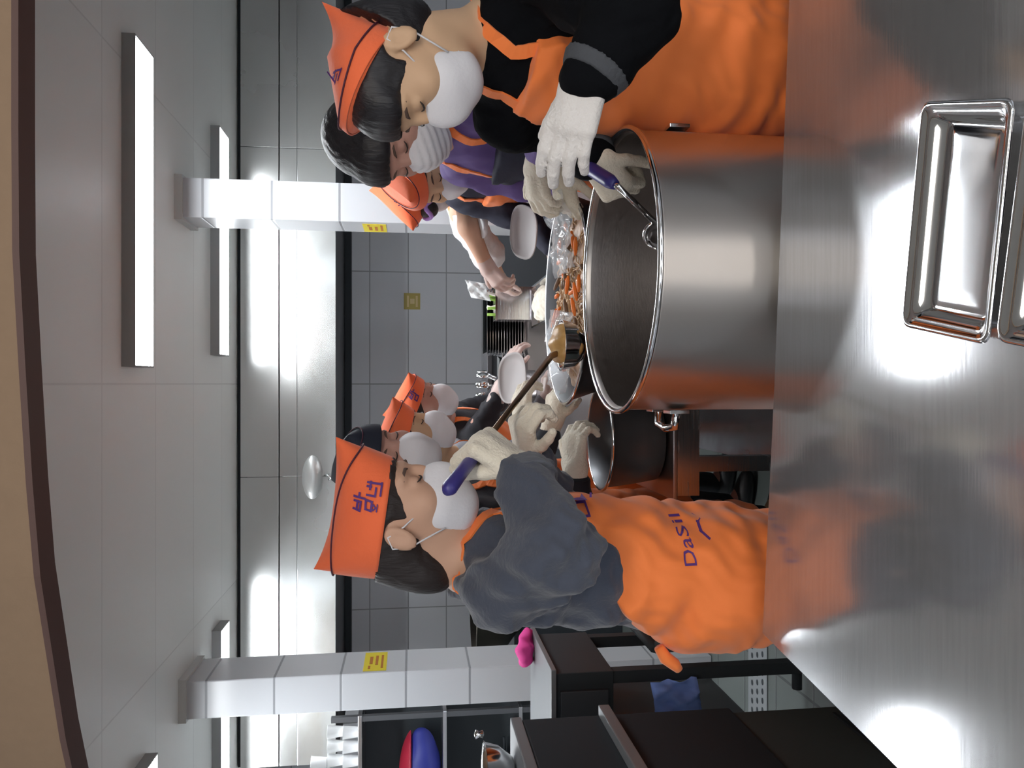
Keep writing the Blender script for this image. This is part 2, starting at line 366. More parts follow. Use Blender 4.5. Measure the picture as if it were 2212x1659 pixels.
# ------------------------------------------------------------ ceiling lamps
diff = mat('lamp_diffuser', (.9, .9, .9), .5, emit=(.93, .97, 1.0), estr=TUBE_POWER)
lampb = mat('lamp_body', (.34, .35, .35), .5)
def ceiling_lamp(x0, x1, y0, y1, label, group=None):
    t = thing('ceiling_lamp', ((x0+x1)/2, (y0+y1)/2, CEIL), label, 'light', group)
    bm = bmesh.new()
    for lo_, hi_ in (((x0-.006, y0-.006, 2.512), (x1+.006, y0, CEIL)), ((x0-.006, y1, 2.512), (x1+.006, y1+.006, CEIL)), ((x0-.006, y0, 2.512), (x0, y1, CEIL)), ((x1, y0, 2.512), (x1+.006, y1, CEIL))): add_box(bm, lo_, hi_)
    link('housing', bm_mesh(bm), lampb, t)
    bm = bmesh.new(); vs = []; n = 8; R = .035; lo, hi = [], []
    for cx_, cy_, a0 in [(x1-R, y1-R, 0), (x0+R, y1-R, 90), (x0+R, y0+R, 180), (x1-R, y0+R, 270)]:
        for k in range(n+1):
            a = math.radians(a0+90*k/n); lo.append((cx_+R*math.cos(a), cy_+R*math.sin(a)))
    A = [bm.verts.new((x, y, 2.53)) for x, y in lo]; B = [bm.verts.new((x, y, 2.518)) for x, y in lo]
    cx_, cy_ = (x0+x1)/2, (y0+y1)/2; D_ = [bm.verts.new((cx_+(x-cx_)*.985, cy_+(y-cy_)*.93, 2.515)) for x, y in lo]
    for P, Q in ((A, B), (B, D_)):
        for k in range(len(P)): bm.faces.new((P[k], P[(k+1) % len(P)], Q[(k+1) % len(P)], Q[k]))
    bm.faces.new(A); bm.faces.new(D_)
    link('diffuser', bm_mesh(bm), diff, t)
ceiling_lamp(.07, 1.29, 2.985, 3.18, 'long bright ceiling lamp nearest the serving counter, in the middle')
ceiling_lamp(-2.69, -1.49, 3.05, 3.23, 'bright ceiling lamp at the lower left edge of the ceiling, only its tip in view')
ceiling_lamp(.16, 1.37, 4.24, 4.44, 'thin bright ceiling lamp in front of the hood, crossed by the right pillar')
ceiling_lamp(-2.75, -1.33, 4.27, 4.45, 'thin bright ceiling lamp in front of the hood, crossed by the left pillar')
# ------------------------------------------------------------ extractor hood
t = thing('extractor_hood', (.4, 4.84, 1.966), 'wide stainless steel extractor hood along the back of the kitchen', 'hood')
HX0, HX1 = -2.35, 3.3
for i, (z0, z1) in enumerate([(1.966, 2.197), (2.200, 2.303), (2.310, 2.535)]):
    for a, b in ((HX0, -.572), (-.569, 1.45), (1.453, HX1)):
        box('front_panel', (a, 4.84-.004*(i == 0), z0), (b, 4.855, z1), steel_hood, t, .0015)
box('side_panel', (HX0, 4.856, 1.966), (HX0+.015, 6.199, 2.535), steel_hood, t)
box('side_panel', (HX1-.015, 4.856, 1.966), (HX1, 6.199, 2.535), steel_hood, t)
box('top_panel', (HX0, 4.86, 2.50), (HX1, 6.199, 2.555), black, t)
box('filter_bank', (HX0+.02, 5.2, 2.02), (HX1-.02, 6.19, 2.06), steel_dk, t)
box('rear_gutter', (HX0+.02, 6.12, 1.97), (HX1-.02, 6.198, 2.018), blackish, t)
t2 = thing('hood_dome', (-.565, 4.82, 2.10), 'oval pale metal dome on the front of the hood, with a small hook', 'lamp')  # bowl-like metal dimple on the hood front, gives no light
f = Field(); f.ell((-.575, 4.83, 2.105), (.135, .05, .062), k=.005); f.clip(lambda P: P[:, 1]-4.8355)
f.obj('dome', .005, mat('dome_metal', (.66, .67, .66), .35, .6), t2)
tube('hook', [(-.565, 4.828, 2.03), (-.56, 4.80, 2.01), (-.575, 4.79, 1.99), (-.59, 4.81, 2.005)], .006, steel_sh, t2)

# ============================================================ THE SERVING COUNTER
bm = bmesh.new(); top = [(-.433, 1.253), (-.016, 1.207), (.324, 1.178), (.615, 1.155), (2.6, 1.02), (2.6, .33), (-.485, .33), (-.478, .879)]
A = [bm.verts.new((x, y, .9)) for x, y in top]; B = [bm.verts.new((x, y, .855)) for x, y in top]
bm.faces.new(A); bm.faces.new(B[::-1])
for k in range(len(A)): bm.faces.new((A[k], B[k], B[(k+1) % len(A)], A[(k+1) % len(A)]))
bmesh.ops.bevel(bm, geom=[e for e in bm.edges if all(abs(v.co.z-.9) < 1e-5 for v in e.verts)], offset=.004, segments=3, affect='EDGES')
t = thing('serving_counter', (1.0, .7, 0), 'brushed stainless steel serving counter in the foreground', 'counter')
link('worktop', bm_mesh(bm), steel_ctr, t)
box('base_cabinet', (-.40, .45, 0), (2.5, .95, .855), mat('counter_base', (.10, .115, .115), .4, bump=.05, bscale=8), t)
box('side_rail', (-.46, .50, .55), (-.402, .95, .60), steel, t)
# shallow steel pan on the counter
def rect_pan(name, c4, z0, h, rimw, m, label, cat, depth=.7):
    c = [np.array(p) for p in c4]; ctr = sum(c)/4
    def ring(sc, z, n=6, rr=.14):
        pts = []
        for i in range(4):
            p = ctr+(c[i]-ctr)*1; q0 = c[i-1]; q1 = c[(i+1) % 4]; e0 = nrm(q0-p); e1 = nrm(q1-p); R = .014
            for k in range(n+1):
                tt = k/n; a = p+e0*R*(1-tt)**2+e1*R*tt**2; pts.append(a)
        out = []
        for a in pts:
            d = a-ctr; L = np.linalg.norm(d); 
            u = nrm(c[3]-c[0]); v = np.array([-u[1], u[0]]); lu, lv = d@u, d@v
            hu = np.linalg.norm(c[3]-c[0])/2; hv = np.linalg.norm(c[1]-c[0])/2
            out.append((*(ctr+u*lu*(hu-sc)/hu+v*lv*(hv-sc)/hv), z))
        return out
    prof = [(.012, z0), (.008, z0+h-.006), (0, z0+h-.004), (-.003, z0+h-.001), (0, z0+h+.002), (.003, z0+h), (.006, z0+h-.003), (rimw-.002, z0+h-.003), (rimw, z0+h-.004), (rimw+.005, z0+h-h*depth*.5), (rimw+.009, z0+h-h*depth), (rimw+.013, z0+h-h*depth-.001), (rimw+.016, z0+h-h*depth), (rimw+.026, z0+h-h*depth+.0003), (rimw+.036, z0+h-h*depth+.0005)]
    bm = bmesh.new(); rings = [[bm.verts.new(p) for p in ring(s_, z)] for s_, z in prof]
    for P, Q in zip(rings, rings[1:]):
        for k in range(len(P)): bm.faces.new((P[k], P[(k+1) % len(P)], Q[(k+1) % len(P)], Q[k]))
    bm.faces.new(rings[0][::-1]); bm.faces.new(rings[-1])
    o = link(name, bm_mesh(bm), m, None, True); return tag(o, label, cat)
rect_pan('serving_pan', [(.318, .799), (.274, .669), (.042, .702), (.071, .835)][:4], .900, .024, .011, steel_sh, 'small rectangular polished steel pan lying on the counter', 'pan')
rect_pan('serving_pan', [(.268, .652), (.23, .54), (.02, .57), (.045, .690)], .900, .022, .012, steel_sh, 'second rectangular steel pan cut off by the bottom of the view', 'pan')

# ============================================================ THE BIG STOCK POT
PC = (.223, 1.497); PR = .275; PZ = 1.09
t = thing('stock_pot', (PC[0], PC[1], .62), 'huge brushed stainless steel stock pot standing behind the counter', 'pot')
prof_o = [(.02, .0), (PR-.02, .0), (PR-.006, .006), (PR, .02), (PR, PZ-.62-.012), (PR+.006, PZ-.62-.006), (PR+.007, PZ-.62), (PR+.002, PZ-.62+.004), (PR-.004, PZ-.62)]
lathe('wall', (*PC, .62), prof_o+[(PR-.006, PZ-.62-.004), (PR-.0065, PZ-.62-.01)], steel_pot, t, 128, end=False)
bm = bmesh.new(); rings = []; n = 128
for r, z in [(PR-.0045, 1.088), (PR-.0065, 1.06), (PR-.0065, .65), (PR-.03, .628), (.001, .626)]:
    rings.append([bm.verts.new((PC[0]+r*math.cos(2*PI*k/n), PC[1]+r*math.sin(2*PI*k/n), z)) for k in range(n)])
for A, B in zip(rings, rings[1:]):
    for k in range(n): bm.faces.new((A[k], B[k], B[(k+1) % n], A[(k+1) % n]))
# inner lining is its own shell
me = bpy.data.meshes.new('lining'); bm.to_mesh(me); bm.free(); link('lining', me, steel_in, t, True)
tube('rim', [(PC[0]+(PR+.003)*math.cos(2*PI*k/96), PC[1]+(PR+.003)*math.sin(2*PI*k/96), PZ+.001) for k in range(96)], .0058, steel_sh, t, 10, True)
for sgn in (-1, 1):
    x = PC[0]+sgn*(PR+.002)
    hd = tube('handle', [(x, PC[1]-.055, .985), (x+sgn*.03, PC[1]-.05, .987), (x+sgn*.036, PC[1], .988), (x+sgn*.03, PC[1]+.05, .987), (x, PC[1]+.055, .985)], .008, steel_sh, t)
    for yy in (-.055, .055): box('handle_plate', (min(x-sgn*.003, x+sgn*.004), PC[1]+yy-.02, .965), (max(x-sgn*.003, x+sgn*.004), PC[1]+yy+.02, 1.005), steel_sh, hd if False else t, .001)
t = thing('pot_stand', (PC[0], PC[1], 0), 'low steel stand carrying the huge stock pot', 'stand')
box('shelf', (PC[0]-.27, PC[1]-.25, .58), (PC[0]+.27, PC[1]+.27, .619), steel, t, .003)
for sx in (-1, 1):
    for sy in (-1, 1): box('leg', (PC[0]+sx*.24-.018, PC[1]+.01+sy*.22-.018, 0), (PC[0]+sx*.24+.018, PC[1]+.01+sy*.22+.018, .58), steel, t)

# ============================================================ THE WORK TABLE
TX0, TX1, TY0, TY1, TZ = -.30, .50, 1.90, 4.95, .83
t = thing('work_table', (.1, 3.4, 0), 'long stainless steel work table between the two rows of workers', 'table')
box('tabletop', (TX0, TY0, TZ-.012), (TX1, TY1, TZ), mat('table_steel', (.52, .47, .46), .28, 1, bump=.03, bscale=20), t, .003)
box('apron_rail', (TX0+.01, TY0+.005, TZ-.072), (TX1-.01, TY0+.03, TZ-.013), steel, t)
box('apron_rail', (TX0+.01, TY1-.03, TZ-.072), (TX1-.01, TY1-.005, TZ-.013), steel, t)
box('undershelf', (TX0+.03, TY0+.05, .28), (TX1-.03, TY1-.05, .30), steel, t)
for x in (TX0+.09, TX1-.05):
    for y in (TY0+.04, (TY0+TY1)/2, TY1-.04): box('leg', (x-.02, y-.02, 0), (x+.02, y+.02, TZ-.013), steel, t)
# ---- basins
def basin(name, c, R, h, label, m_out, m_in, wall_slope=.78, rim=.006, label_cat='basin'):
    t = thing(name, c, label, label_cat)
    pr = [(R*wall_slope*.9, 0), (R*wall_slope, .006), (R*(wall_slope+1)/2, h*.45), (R, h), (R+rim, h+.002), (R+rim, h+.006), (R-.003, h+.006), (R*(wall_slope+1)/2-.006, h*.48), (R*wall_slope-.006, .016), (.003, .012)]
    lathe('bowl', c, pr, m_out, t, 72)
    tube('rim', [(c[0]+(R+rim)*math.cos(2*PI*k/72), c[1]+(R+rim)*math.sin(2*PI*k/72), c[2]+h+.004) for k in range(72)], .004, steel_sh, t, 8, True)
    return t
bigc = (.24, 2.13, .890)
t = thing('basin_riser', (.24, 2.13, TZ), 'low steel riser holding up the large round basin', 'riser')
box('riser_top', (.09, 2.0, .872), (.39, 2.26, .889), steel, t, .002)
for x_ in (.10, .36):
    for y_ in (2.01, 2.23): box('leg', (x_, y_, TZ), (x_+.02, y_+.02, .872), steel, t)
basin('mixing_basin', bigc, .29, .175, 'large round steel basin of food on the near table end, behind the pot', steel_dk, steel_in)
noodle = mat('glass_noodle', (.62, .42, .24), .3, bump=.2, bscale=80); carrot = mat('carrot_orange', (.90, .22, .03), .4)
leafg = mat('leek_green', (.22, .38, .05), .5); fishw = mat('pale_dough', (.78, .70, .64), .5); mush = mat('brown_mushroom', (.16, .09, .05), .5)
# noodle heap: many strands = stuff
def strands(name, c, R, n, m, label, cat='food', zamp=.05, rad=.0022):
    bm = bmesh.new()
    for i in range(n):
        a = random.uniform(0, 2*PI); r = R*math.sqrt(random.random()); px, py = c[0]+r*math.cos(a), c[1]+r*math.sin(a); th = random.uniform(0, 2*PI); pts = []
        z0 = c[2]+zamp*(1-(r/R)**2)*random.uniform(.4, 1)
        for k in range(9):
            if math.hypot(px-c[0], py-c[1]) < R: pts.append((px, py, z0+.006*math.sin(k*1.3+i)-.02*(math.hypot(px-c[0], py-c[1])/R)**2))
            th += random.uniform(-.7, .7); px += .02*math.cos(th); py += .02*math.sin(th)
        if len(pts) > 2: add_tube(bm, pts, rad, 5)
    f_ = Field(); f_.ell((c[0], c[1], c[2]-.012), (R*.98, R*.98, zamp+.012), k=.01)
    o = link(name, bm_mesh(bm), m, None, True); tag(o, label, cat, kind='stuff'); return o
def heap(name, c, r3, m, label, cat='food'):
    f_ = Field(); f_.ell(c, r3); f_.disp = folds(.004, 90, (1, .3, .2), 1.); o = f_.obj(name, .006, m); return tag(o, label, cat, kind='stuff')
heap('salad_heap', (bigc[0], bigc[1], 1.014), (.262, .262, .045), mat('mixed_food', (.42, .27, .17), .4, var=.5, bscale=35, bump=.4), 'mixed vegetables filling the large round basin')
strands('noodles', (bigc[0], bigc[1], 1.039), .235, 240, noodle, 'tan glass noodles heaped on the large round basin', zamp=.04)
def chips(c, R, n, m, name, label, group, ln=.035, zz=.02):
    for i in range(n):
        a = random.uniform(0, 2*PI); r = R*math.sqrt(random.random()); th = random.uniform(0, PI)
        p = Vector((c[0]+r*math.cos(a), c[1]+r*math.sin(a), c[2]+zz*(1-(r/R)**2))); d = Vector((math.cos(th), math.sin(th), random.uniform(-.2, .3)))*ln/2
        bm = bmesh.new(); add_tube(bm, [p-d, p-d*.4, p+d*.4, p+d], [.003, .006, .006, .003], 6)
        o = link(name, bm_mesh(bm), m, None, True); tag(o, label, 'vegetable', group)
chips((bigc[0], bigc[1], 1.064), .21, 22, carrot, 'carrot_stick', 'orange carrot stick on the noodles in the large basin', 'carrot sticks in the large basin', .05)
chips((bigc[0], bigc[1], 1.064), .21, 14, mush, 'mushroom_strip', 'brown mushroom strip on the noodles in the large basin', 'mushroom strips in the large basin', .05)
# smaller dark basin to the left of the pot
basin('mixing_basin', (-.150, 2.05, .832), .135, .15, 'smaller dark basin with a bright rim at the near left table corner', steel_dk, steel_in, .85)

# crumpled plastic liner over trays
def sheet(name, O, U, V, nu, nv, m, label, cat, amp=.012, seed=1):
    O, U, V = Vector(O), Vector(U), Vector(V); N_ = U.cross(V).normalized(); rnd = random.Random(seed); bm = bmesh.new(); g = []
    for i in range(nu+1):
        row = []
        for j in range(nv+1):
            a, b = i/nu, j/nv; z = amp*(math.sin(a*9+seed+2*math.sin(b*7))+.6*math.sin(b*13+a*5*seed)+rnd.uniform(-.5, .5))
            row.append(bm.verts.new(O+U*a+V*b+N_*z))
        g.append(row)
    for i in range(nu):
        for j in range(nv): bm.faces.new((g[i][j], g[i+1][j], g[i+1][j+1], g[i][j+1]))
    r = bmesh.ops.extrude_face_region(bm, geom=list(bm.faces))
    for v in [q for q in r['geom'] if isinstance(q, bmesh.types.BMVert)]: v.co += N_*.0012
    o = link(name, bm_mesh(bm), m, None, True); return tag(o, label, cat)
sheet('plastic_film', (-.03, 2.02, 1.088), (.22, -.03, .0), (.03, .22, .01), 14, 14, film, 'crumpled clear plastic film over the left rim of the large basin', 'film', .012, 2)
sheet('plastic_film', (.30, 1.92, 1.092), (.2, 0, .02), (0, .22, .0), 12, 12, film, 'crumpled clear plastic film at the right side of the large basin', 'film', .01, 5)

# ---- rectangular trays with food
def tray(c, lx, ly, h, label, cat='tray', m=steel_sh, group=None, rot=0., kids=True):
    x0, x1, y0, y1 = -lx/2, lx/2, -ly/2, ly/2; bm = bmesh.new(); rings = []
    for e, z in [(-.022, 0), (-.012, h*.6), (0, h), (.006, h+.001), (.006, h+.004), (-.003, h+.004), (-.018, h*.6), (-.028, .004)]:
        rings.append([bm.verts.new(p) for p in ((x0-e, y0-e, z), (x1+e, y0-e, z), (x1+e, y1+e, z), (x0-e, y1+e, z))])
    for A, B in zip(rings, rings[1:]):
        for k in range(4): bm.faces.new((A[k], A[(k+1) % 4], B[(k+1) % 4], B[k]))
    bm.faces.new(rings[0][::-1]); bm.faces.new(rings[-1])
    o = link('metal_tray', bm_mesh(bm), m); o.location = c; o.rotation_euler = (0, 0, rot); return tag(o, label, cat, group)
tray((.40, 3.05, TZ), .20, .5, .055, 'long steel tray of sliced vegetables on the right table edge, under gloved hands')
heap('sliced_food', (.40, 3.05, TZ+.045), (.085, .23, .028), mat('sliced_food_mix', (.55, .42, .28), .5, var=.5, bscale=40, bump=.3), 'sliced vegetables filling the long tray at the right table edge')
tray((.39, 3.62, TZ), .2, .44, .06, 'steel tray of white and orange pieces farther back on the right edge of the table')
heap('sliced_food', (.39, 3.62, TZ+.05), (.085, .2, .03), mat('sliced_food_pale', (.66, .60, .50), .5, var=.4, bscale=40, bump=.3), 'pale sliced food filling the farther right tray')
# stacks of metal plates at the far end
ORD = ['lowest', 'second', 'third', 'fourth', 'fifth', 'sixth', 'seventh', 'eighth', 'ninth', 'tenth', 'eleventh', 'twelfth', 'thirteenth', 'fourteenth']
base = tray((.36, 4.55, TZ), .36, .26, .016, 'shallow steel tray, lowest in the tall stack at the far end of the table', 'tray', steel_sh, 'stacked steel trays at the far end of the table')
for k in range(1, 14):
    o = base.copy(); C.objects.link(o); o['label'] = 'shallow steel tray, %s in the tall stack at the far table end' % (('topmost' if k == 13 else ORD[k]+' from the bottom')); o.location = (.36+.002*math.sin(k*2), 4.55, TZ+k*.0165)
base2 = tray((.02, 4.5, TZ), .30, .26, .018, 'shallow steel tray, lowest in the shorter stack beside the tall one', 'tray', steel_sh, 'stacked steel trays left of the tall stack')
for k in range(1, 8):
    o = base2.copy(); C.objects.link(o); o['label'] = 'shallow steel tray, %s in the shorter stack beside the tall one' % ('topmost' if k == 7 else ORD[k]+' from the bottom'); o.location = (.02+.004*math.sin(k*3), 4.5, TZ+k*.0185)
# utensils between the stacks
for k in range(9):
    a = k*.7; x = -.02+.05*math.cos(a); y = 4.12+.05*math.sin(a)
    bm = bmesh.new(); add_tube(bm, [(x*.5, 4.12, TZ+.10), (x, y, TZ+.20), (x+.03*math.cos(a), y+.03*math.sin(a), TZ+.27)], [.004, .004, .005], 8)
    p = Vector((x+.035*math.cos(a), y+.035*math.sin(a), TZ+.29)); bmesh.ops.create_uvsphere(bm, u_segments=12, v_segments=8, radius=1, matrix=Matrix.Translation(p)@Matrix.Rotation(a, 4, 'Z')@Matrix.Diagonal((.01, .022, .03, 1)))
    tag(link('serving_spoon', bm_mesh(bm), steel_sh, None, True), 'shiny steel serving spoon standing in the can beside the tray stacks', 'spoon', 'spoons in the can on the table')
t = thing('utensil_can', (0, 4.12, TZ), 'steel can holding shiny spoons beside the tray stacks', 'can')
lathe('can', (0, 4.12, TZ), [(.07, 0), (.075, .004), (.078, .16), (.075, .162), (.072, .01), (.01, .008)], steel, t, 32)
# white cutting board held near left workers, white plate held at right
def plate(c, lx, ly, rz, rx, label, name='white_plate', cat='plate'):
    bm = bmesh.new(); n = 40; R = []
    for s_, z in [(.7, 0), (.93, .008), (1, .014), (1.0, .018), (.92, .012), (.7, .005)]:
        R.append([bm.verts.new((lx/2*s_*math.copysign(abs(math.cos(2*PI*k/n))**.75, math.cos(2*PI*k/n)), ly/2*s_*math.copysign(abs(math.sin(2*PI*k/n))**.75, math.sin(2*PI*k/n)), z)) for k in range(n)])
    for A, B in zip(R, R[1:]):
        for k in range(n): bm.faces.new((A[k], A[(k+1) % n], B[(k+1) % n], B[k]))
    bm.faces.new(R[0][::-1]); bm.faces.new(R[-1])
    o = link(name, bm_mesh(bm), mat('plate_grey_white', (.44, .41, .41), .5), None, True); o.location = c; o.rotation_euler = (rx, 0, rz); return tag(o, label, cat)
plate(tuple(pix(1112, 818, 2.75)), .19, .13, .3, .75, 'pale white plate held up by the workers at the left of the table')
plate(tuple(pix(1138, 500, 2.35)), .17, .11, -.5, .7, 'pale grey-white plate held over the trays by gloved hands at the right')
bm = bmesh.new(); p = Vector(pix(1160, 603, 2.9)); add_tube(bm, [p+Vector((-.035, 0, 0)), p+Vector((-.01, 0, .004)), p+Vector((.03, .01, .004)), p+Vector((.05, .01, 0))], [.006, .015, .016, .008], 10)
o = link('carrot', bm_mesh(bm), carrot, None, True); o.location = (0, 0, TZ+.016-p.z); tag(o, 'bright orange carrot lying on the bare table top beside the right trays', 'vegetable')
# lidded box (angled grey metal container) and leeks in plastic beside the reaching bare hand
t = thing('metal_box', (.40, 3.95, TZ), 'open grey metal box standing on the table below the leeks', 'box')
bm = bmesh.new()
for lo_, hi_ in (((.33, 3.88, TZ), (.50, 4.02, TZ+.004)), ((.33, 3.88, TZ), (.334, 4.02, TZ+.24)), ((.496, 3.88, TZ), (.50, 4.02, TZ+.24)), ((.334, 3.88, TZ), (.496, 3.884, TZ+.24)), ((.334, 4.016, TZ), (.496, 4.02, TZ+.24))): add_box(bm, lo_, hi_)
link('box_walls', bm_mesh(bm), steel, t)
box('lip', (.325, 3.873, TZ+.235), (.505, 3.8795, TZ+.245), steel_sh, t)
for k in range(7):
    x = .36+.018*k; y = 3.95+.02*math.sin(k*2.2); tt = .05*math.sin(k*1.7)
    bm = bmesh.new(); add_tube(bm, [(x, y, TZ+.01), (x, y, TZ+.2), (x+tt*.5, y-.01, TZ+.28)], [.007, .007, .008], 8)
    o = link('leek_stalk', bm_mesh(bm), fishw if k % 2 else leafg, None, True); tag(o, 'white leek stalk standing in the open metal box' if k % 2 else 'green leek stalk standing in the open metal box', 'vegetable', 'white leek stalks in the metal box' if k % 2 else 'green leek stalks in the metal box')
sheet('plastic_bag', (.42, 3.86, 1.10), (.09, .0, .03), (.02, .02, .10), 10, 10, mat('milky_plastic', (.8, .82, .83), .3, alpha=.7), 'milky plastic bag sticking up beside the leeks', 'bag', .012, 3)

# ============================================================ LEFT SIDE APPLIANCES
t = thing('steel_top_cabinet', (-1.2, 2.64, 0), 'dark cabinet with a flat steel top standing in front of the left pillar', 'cabinet')
box('steel_top', (-1.60, 2.43, 1.035), (-.925, 2.87, 1.052), dull, t, .003)
box('body', (-1.58, 2.45, .84), (-.945, 2.85, 1.034), blackish, t, .004)
box('door', (-1.56, 2.435, .86), (-1.0, 2.449, 1.02), steel_dk, t, .003)
box('lower_body', (-1.58, 2.50, .36), (-1.13, 2.82, .839), steel_dk, t, .004)
for x in (-1.55, -.97):
    for y in (2.48, 2.82): box('leg', (x-.02, y-.02, 0), (x+.02, y+.02, .84), blackish, t)
t = thing('dark_range', (-1.3, 1.8, 0), 'black kitchen appliance with a steel rail at the lower left, nearest the counter', 'appliance')
box('body', (-1.75, 1.45, .62), (-.905, 2.04, 1.205), black, t, .006)
box('steel_top', (-1.76, 1.44, 1.206), (-.90, 2.045, 1.236), dull, t, .004)
box('guard_rail', (-.904, 1.46, .965), (-.875, 2.035, .995), dull, t, .004)
box('lower_panel', (-1.74, 1.47, .12), (-.915, 2.03, .619), mat('olive_grey_panel', (.050, .058, .056), .5), t, .004)
bm = bmesh.new()
for k in range(9): add_box(bm, (-.914, 1.52, .16+k*.022), (-.908, 1.98, .17+k*.022))
link('vent_grille', bm_mesh(bm), black, t)
for x in (-1.7, -.95):
    for y in (1.5, 2.0): box('foot', (x-.02, y-.02, 0), (x+.02, y+.02, .12), black, t)
# steel bowl standing on its rim on the appliance top
t = thing('steel_bowl', (-1.01, 1.93, 1.236), 'shiny round steel bowl lying open on the black appliance', 'bowl')
lathe('bowl', (-1.02, 1.94, 1.237), [(.03, 0), (.06, .004), (.088, .04), (.098, .075), (.101, .077), (.095, .074), (.084, .042), (.055, .009), (.002, .006)], steel_sh, t, 48)
lathe('knob', (-.915, 1.99, 1.312), [(.003, 0), (.010, .004), (.007, .012), (.012, .022), (.002, .026)], steel_sh, t, 16)
f = Field(); pc = pix(1163, 1405, 2.80); f.ell((pc[0], 2.80, 1.083), (.055, .045, .032)); f.ell((pc[0]+.04, 2.83, 1.07), (.04, .03, .02), k=.02); f.disp = folds(.004, 120, (1, .4, 0), 1.); o = f.obj('pink_cloth', .005, mat('pink_cloth', (.72, .05, .30), .8)); tag(o, 'bright pink crumpled cloth on the far right corner of the steel topped cabinet', 'cloth')
o = sheet('blue_cloth', (-.985, 2.43, .72), (-.12, 0, -.02), (.02, -.02, -.15), 12, 10, mat('blue_cloth', (.20, .32, .75), .8), 'light blue cloth hanging below the dark cabinet', 'cloth', .010, 4)
t = thing('hand_truck', (-.86, 2.3, 0), 'dark grey trolley frame behind the orange apron at the left', 'trolley')
for pts in ([(-.80, 2.30, .10), (-.82, 2.30, .75)], [(-.80, 2.6, .10), (-.82, 2.6, .75)], [(-.82, 2.30, .75), (-.82, 2.6, .75)], [(-.80, 2.30, .35), (-.80, 2.6, .35)], [(-.80, 2.30, .12), (-1.1, 2.30, .12)], [(-.80, 2.6, .12), (-1.1, 2.6, .12)]): tube('frame_bar', pts, .018, blackish, t)
for y in (2.27, 2.63):
    bm = bmesh.new(); bmesh.ops.create_cone(bm, cap_ends=True, segments=28, radius1=.06, radius2=.06, depth=.03, matrix=Matrix.Translation((-.84, y, .06))@Matrix.Rotation(PI/2, 4, 'X')); link('wheel', bm_mesh(bm), shoe_m, t, False)
# floor drain grate
t = thing('drain_grate', (-1.4, 3.17, 0), 'perforated steel drain grate set in the floor at the left', 'drain')
bm = bmesh.new(); add_box(bm, (-2.0, 3.07, .0005), (-.6, 3.25, .006)); link('frame', bm_mesh(bm), mat('grate_steel', (.3, .32, .33), .4, .6), t)
bm = bmesh.new()
for i in range(34):
    for j in range(3):
        x = -1.96+i*.04+(j % 2)*.02; y = 3.11+j*.05; vs = [bm.verts.new((x+.013*math.cos(2*PI*k/10), y+.009*math.sin(2*PI*k/10), .0065)) for k in range(10)]; bm.faces.new(vs)
r = bmesh.ops.extrude_face_region(bm, geom=list(bm.faces)); [setattr(v.co, 'z', .0072) for v in r['geom'] if isinstance(v, bmesh.types.BMVert)]
link('hole', bm_mesh(bm), black, t)['kind'] = 'stuff'
# ---- rack behind the left pillar
t = thing('storage_rack', (-2.4, 4.6, 0), 'dark shelving rack behind the left white pillar', 'rack')
for z in (.45, .88, 1.32, 1.80): box('shelf', (-2.95, 4.40, z-.022), (-1.88, 4.80, z), steel, t, .002)
for x in (-2.93, -1.90):
    for y in (4.42, 4.78): box('post', (x-.015, y-.015, 0), (x+.015, y+.015, 1.95), steel_dk, t)
box('back_panel', (-2.95, 4.80, .1), (-1.88, 4.81, 1.80), blackish, t)
cup = lathe('paper_cup', (0, 0, 0), [(.026, 0), (.028, .002), (.037, .085), (.039, .088), (.035, .087), (.026, .004)], white_pl, None, 24)
tag(cup, 'white paper cup in the stacks on the top rack shelf', 'cup', 'white paper cups on the rack')
k = 0
for i in range(9):
    for j in range(3 if i > 1 else 2):
        o = cup if k == 0 else cup.copy()
        if k: C.objects.link(o)
        k += 1; o['label'] = 'white paper cup, %s of its stack, %s stack from the left pillar' % (['bottom', 'second', 'third'][j], ['first', 'second', 'third', 'fourth', 'fifth', 'sixth', 'seventh', 'eighth', 'ninth'][i]); o.location = (-2.0-.082*i, 4.47+.02*(j % 2), 1.8+j*.0); o.location.z = 1.801+.089*j
        if o.location.z+.09 > 1.965+.2: pass
t = thing('flour_sack', (-2.3, 4.5, 1.32), 'red and blue printed bag lying on the rack shelf', 'bag')
f = Field(); f.ell((-2.33, 4.58, 1.44), (.28, .13, .115)); f.disp = folds(.003, 30); f.obj('bag', .008, mat('bag_blue', (.03, .04, .28), .5), t)
f = Field(); f.ell((-2.33, 4.58, 1.47), (.285, .135, .105)); f.clip(lambda P: 1.50-P[:, 2]); f.obj('red_band', .008, mat('bag_red', (.45, .02, .05), .5), t)
f = Field(); f.ell((-2.30, 4.452, 1.40), (.05, .012, .035)); f.obj('yellow_print', .005, mat('bag_yellow', (.8, .55, .05), .5), t)
for k, (x, z) in enumerate([(-2.28, .881), (-2.35, .917)]):
    t = thing('black_pan', (x, 4.55, z), 'black round pan on the lower rack shelf' if k == 0 else 'second black round pan resting on the first', 'pan')
    lathe('pan_body', (x, 4.55, z), [(.12, 0), (.125, .002), (.15, .032), (.146, .032), (.12, .006), (.002, .005)], black, t, 40)
    tube('handle', [(x+.14, 4.55, z+.028), (x+.24, 4.53, z+.035)], .009, black, t)
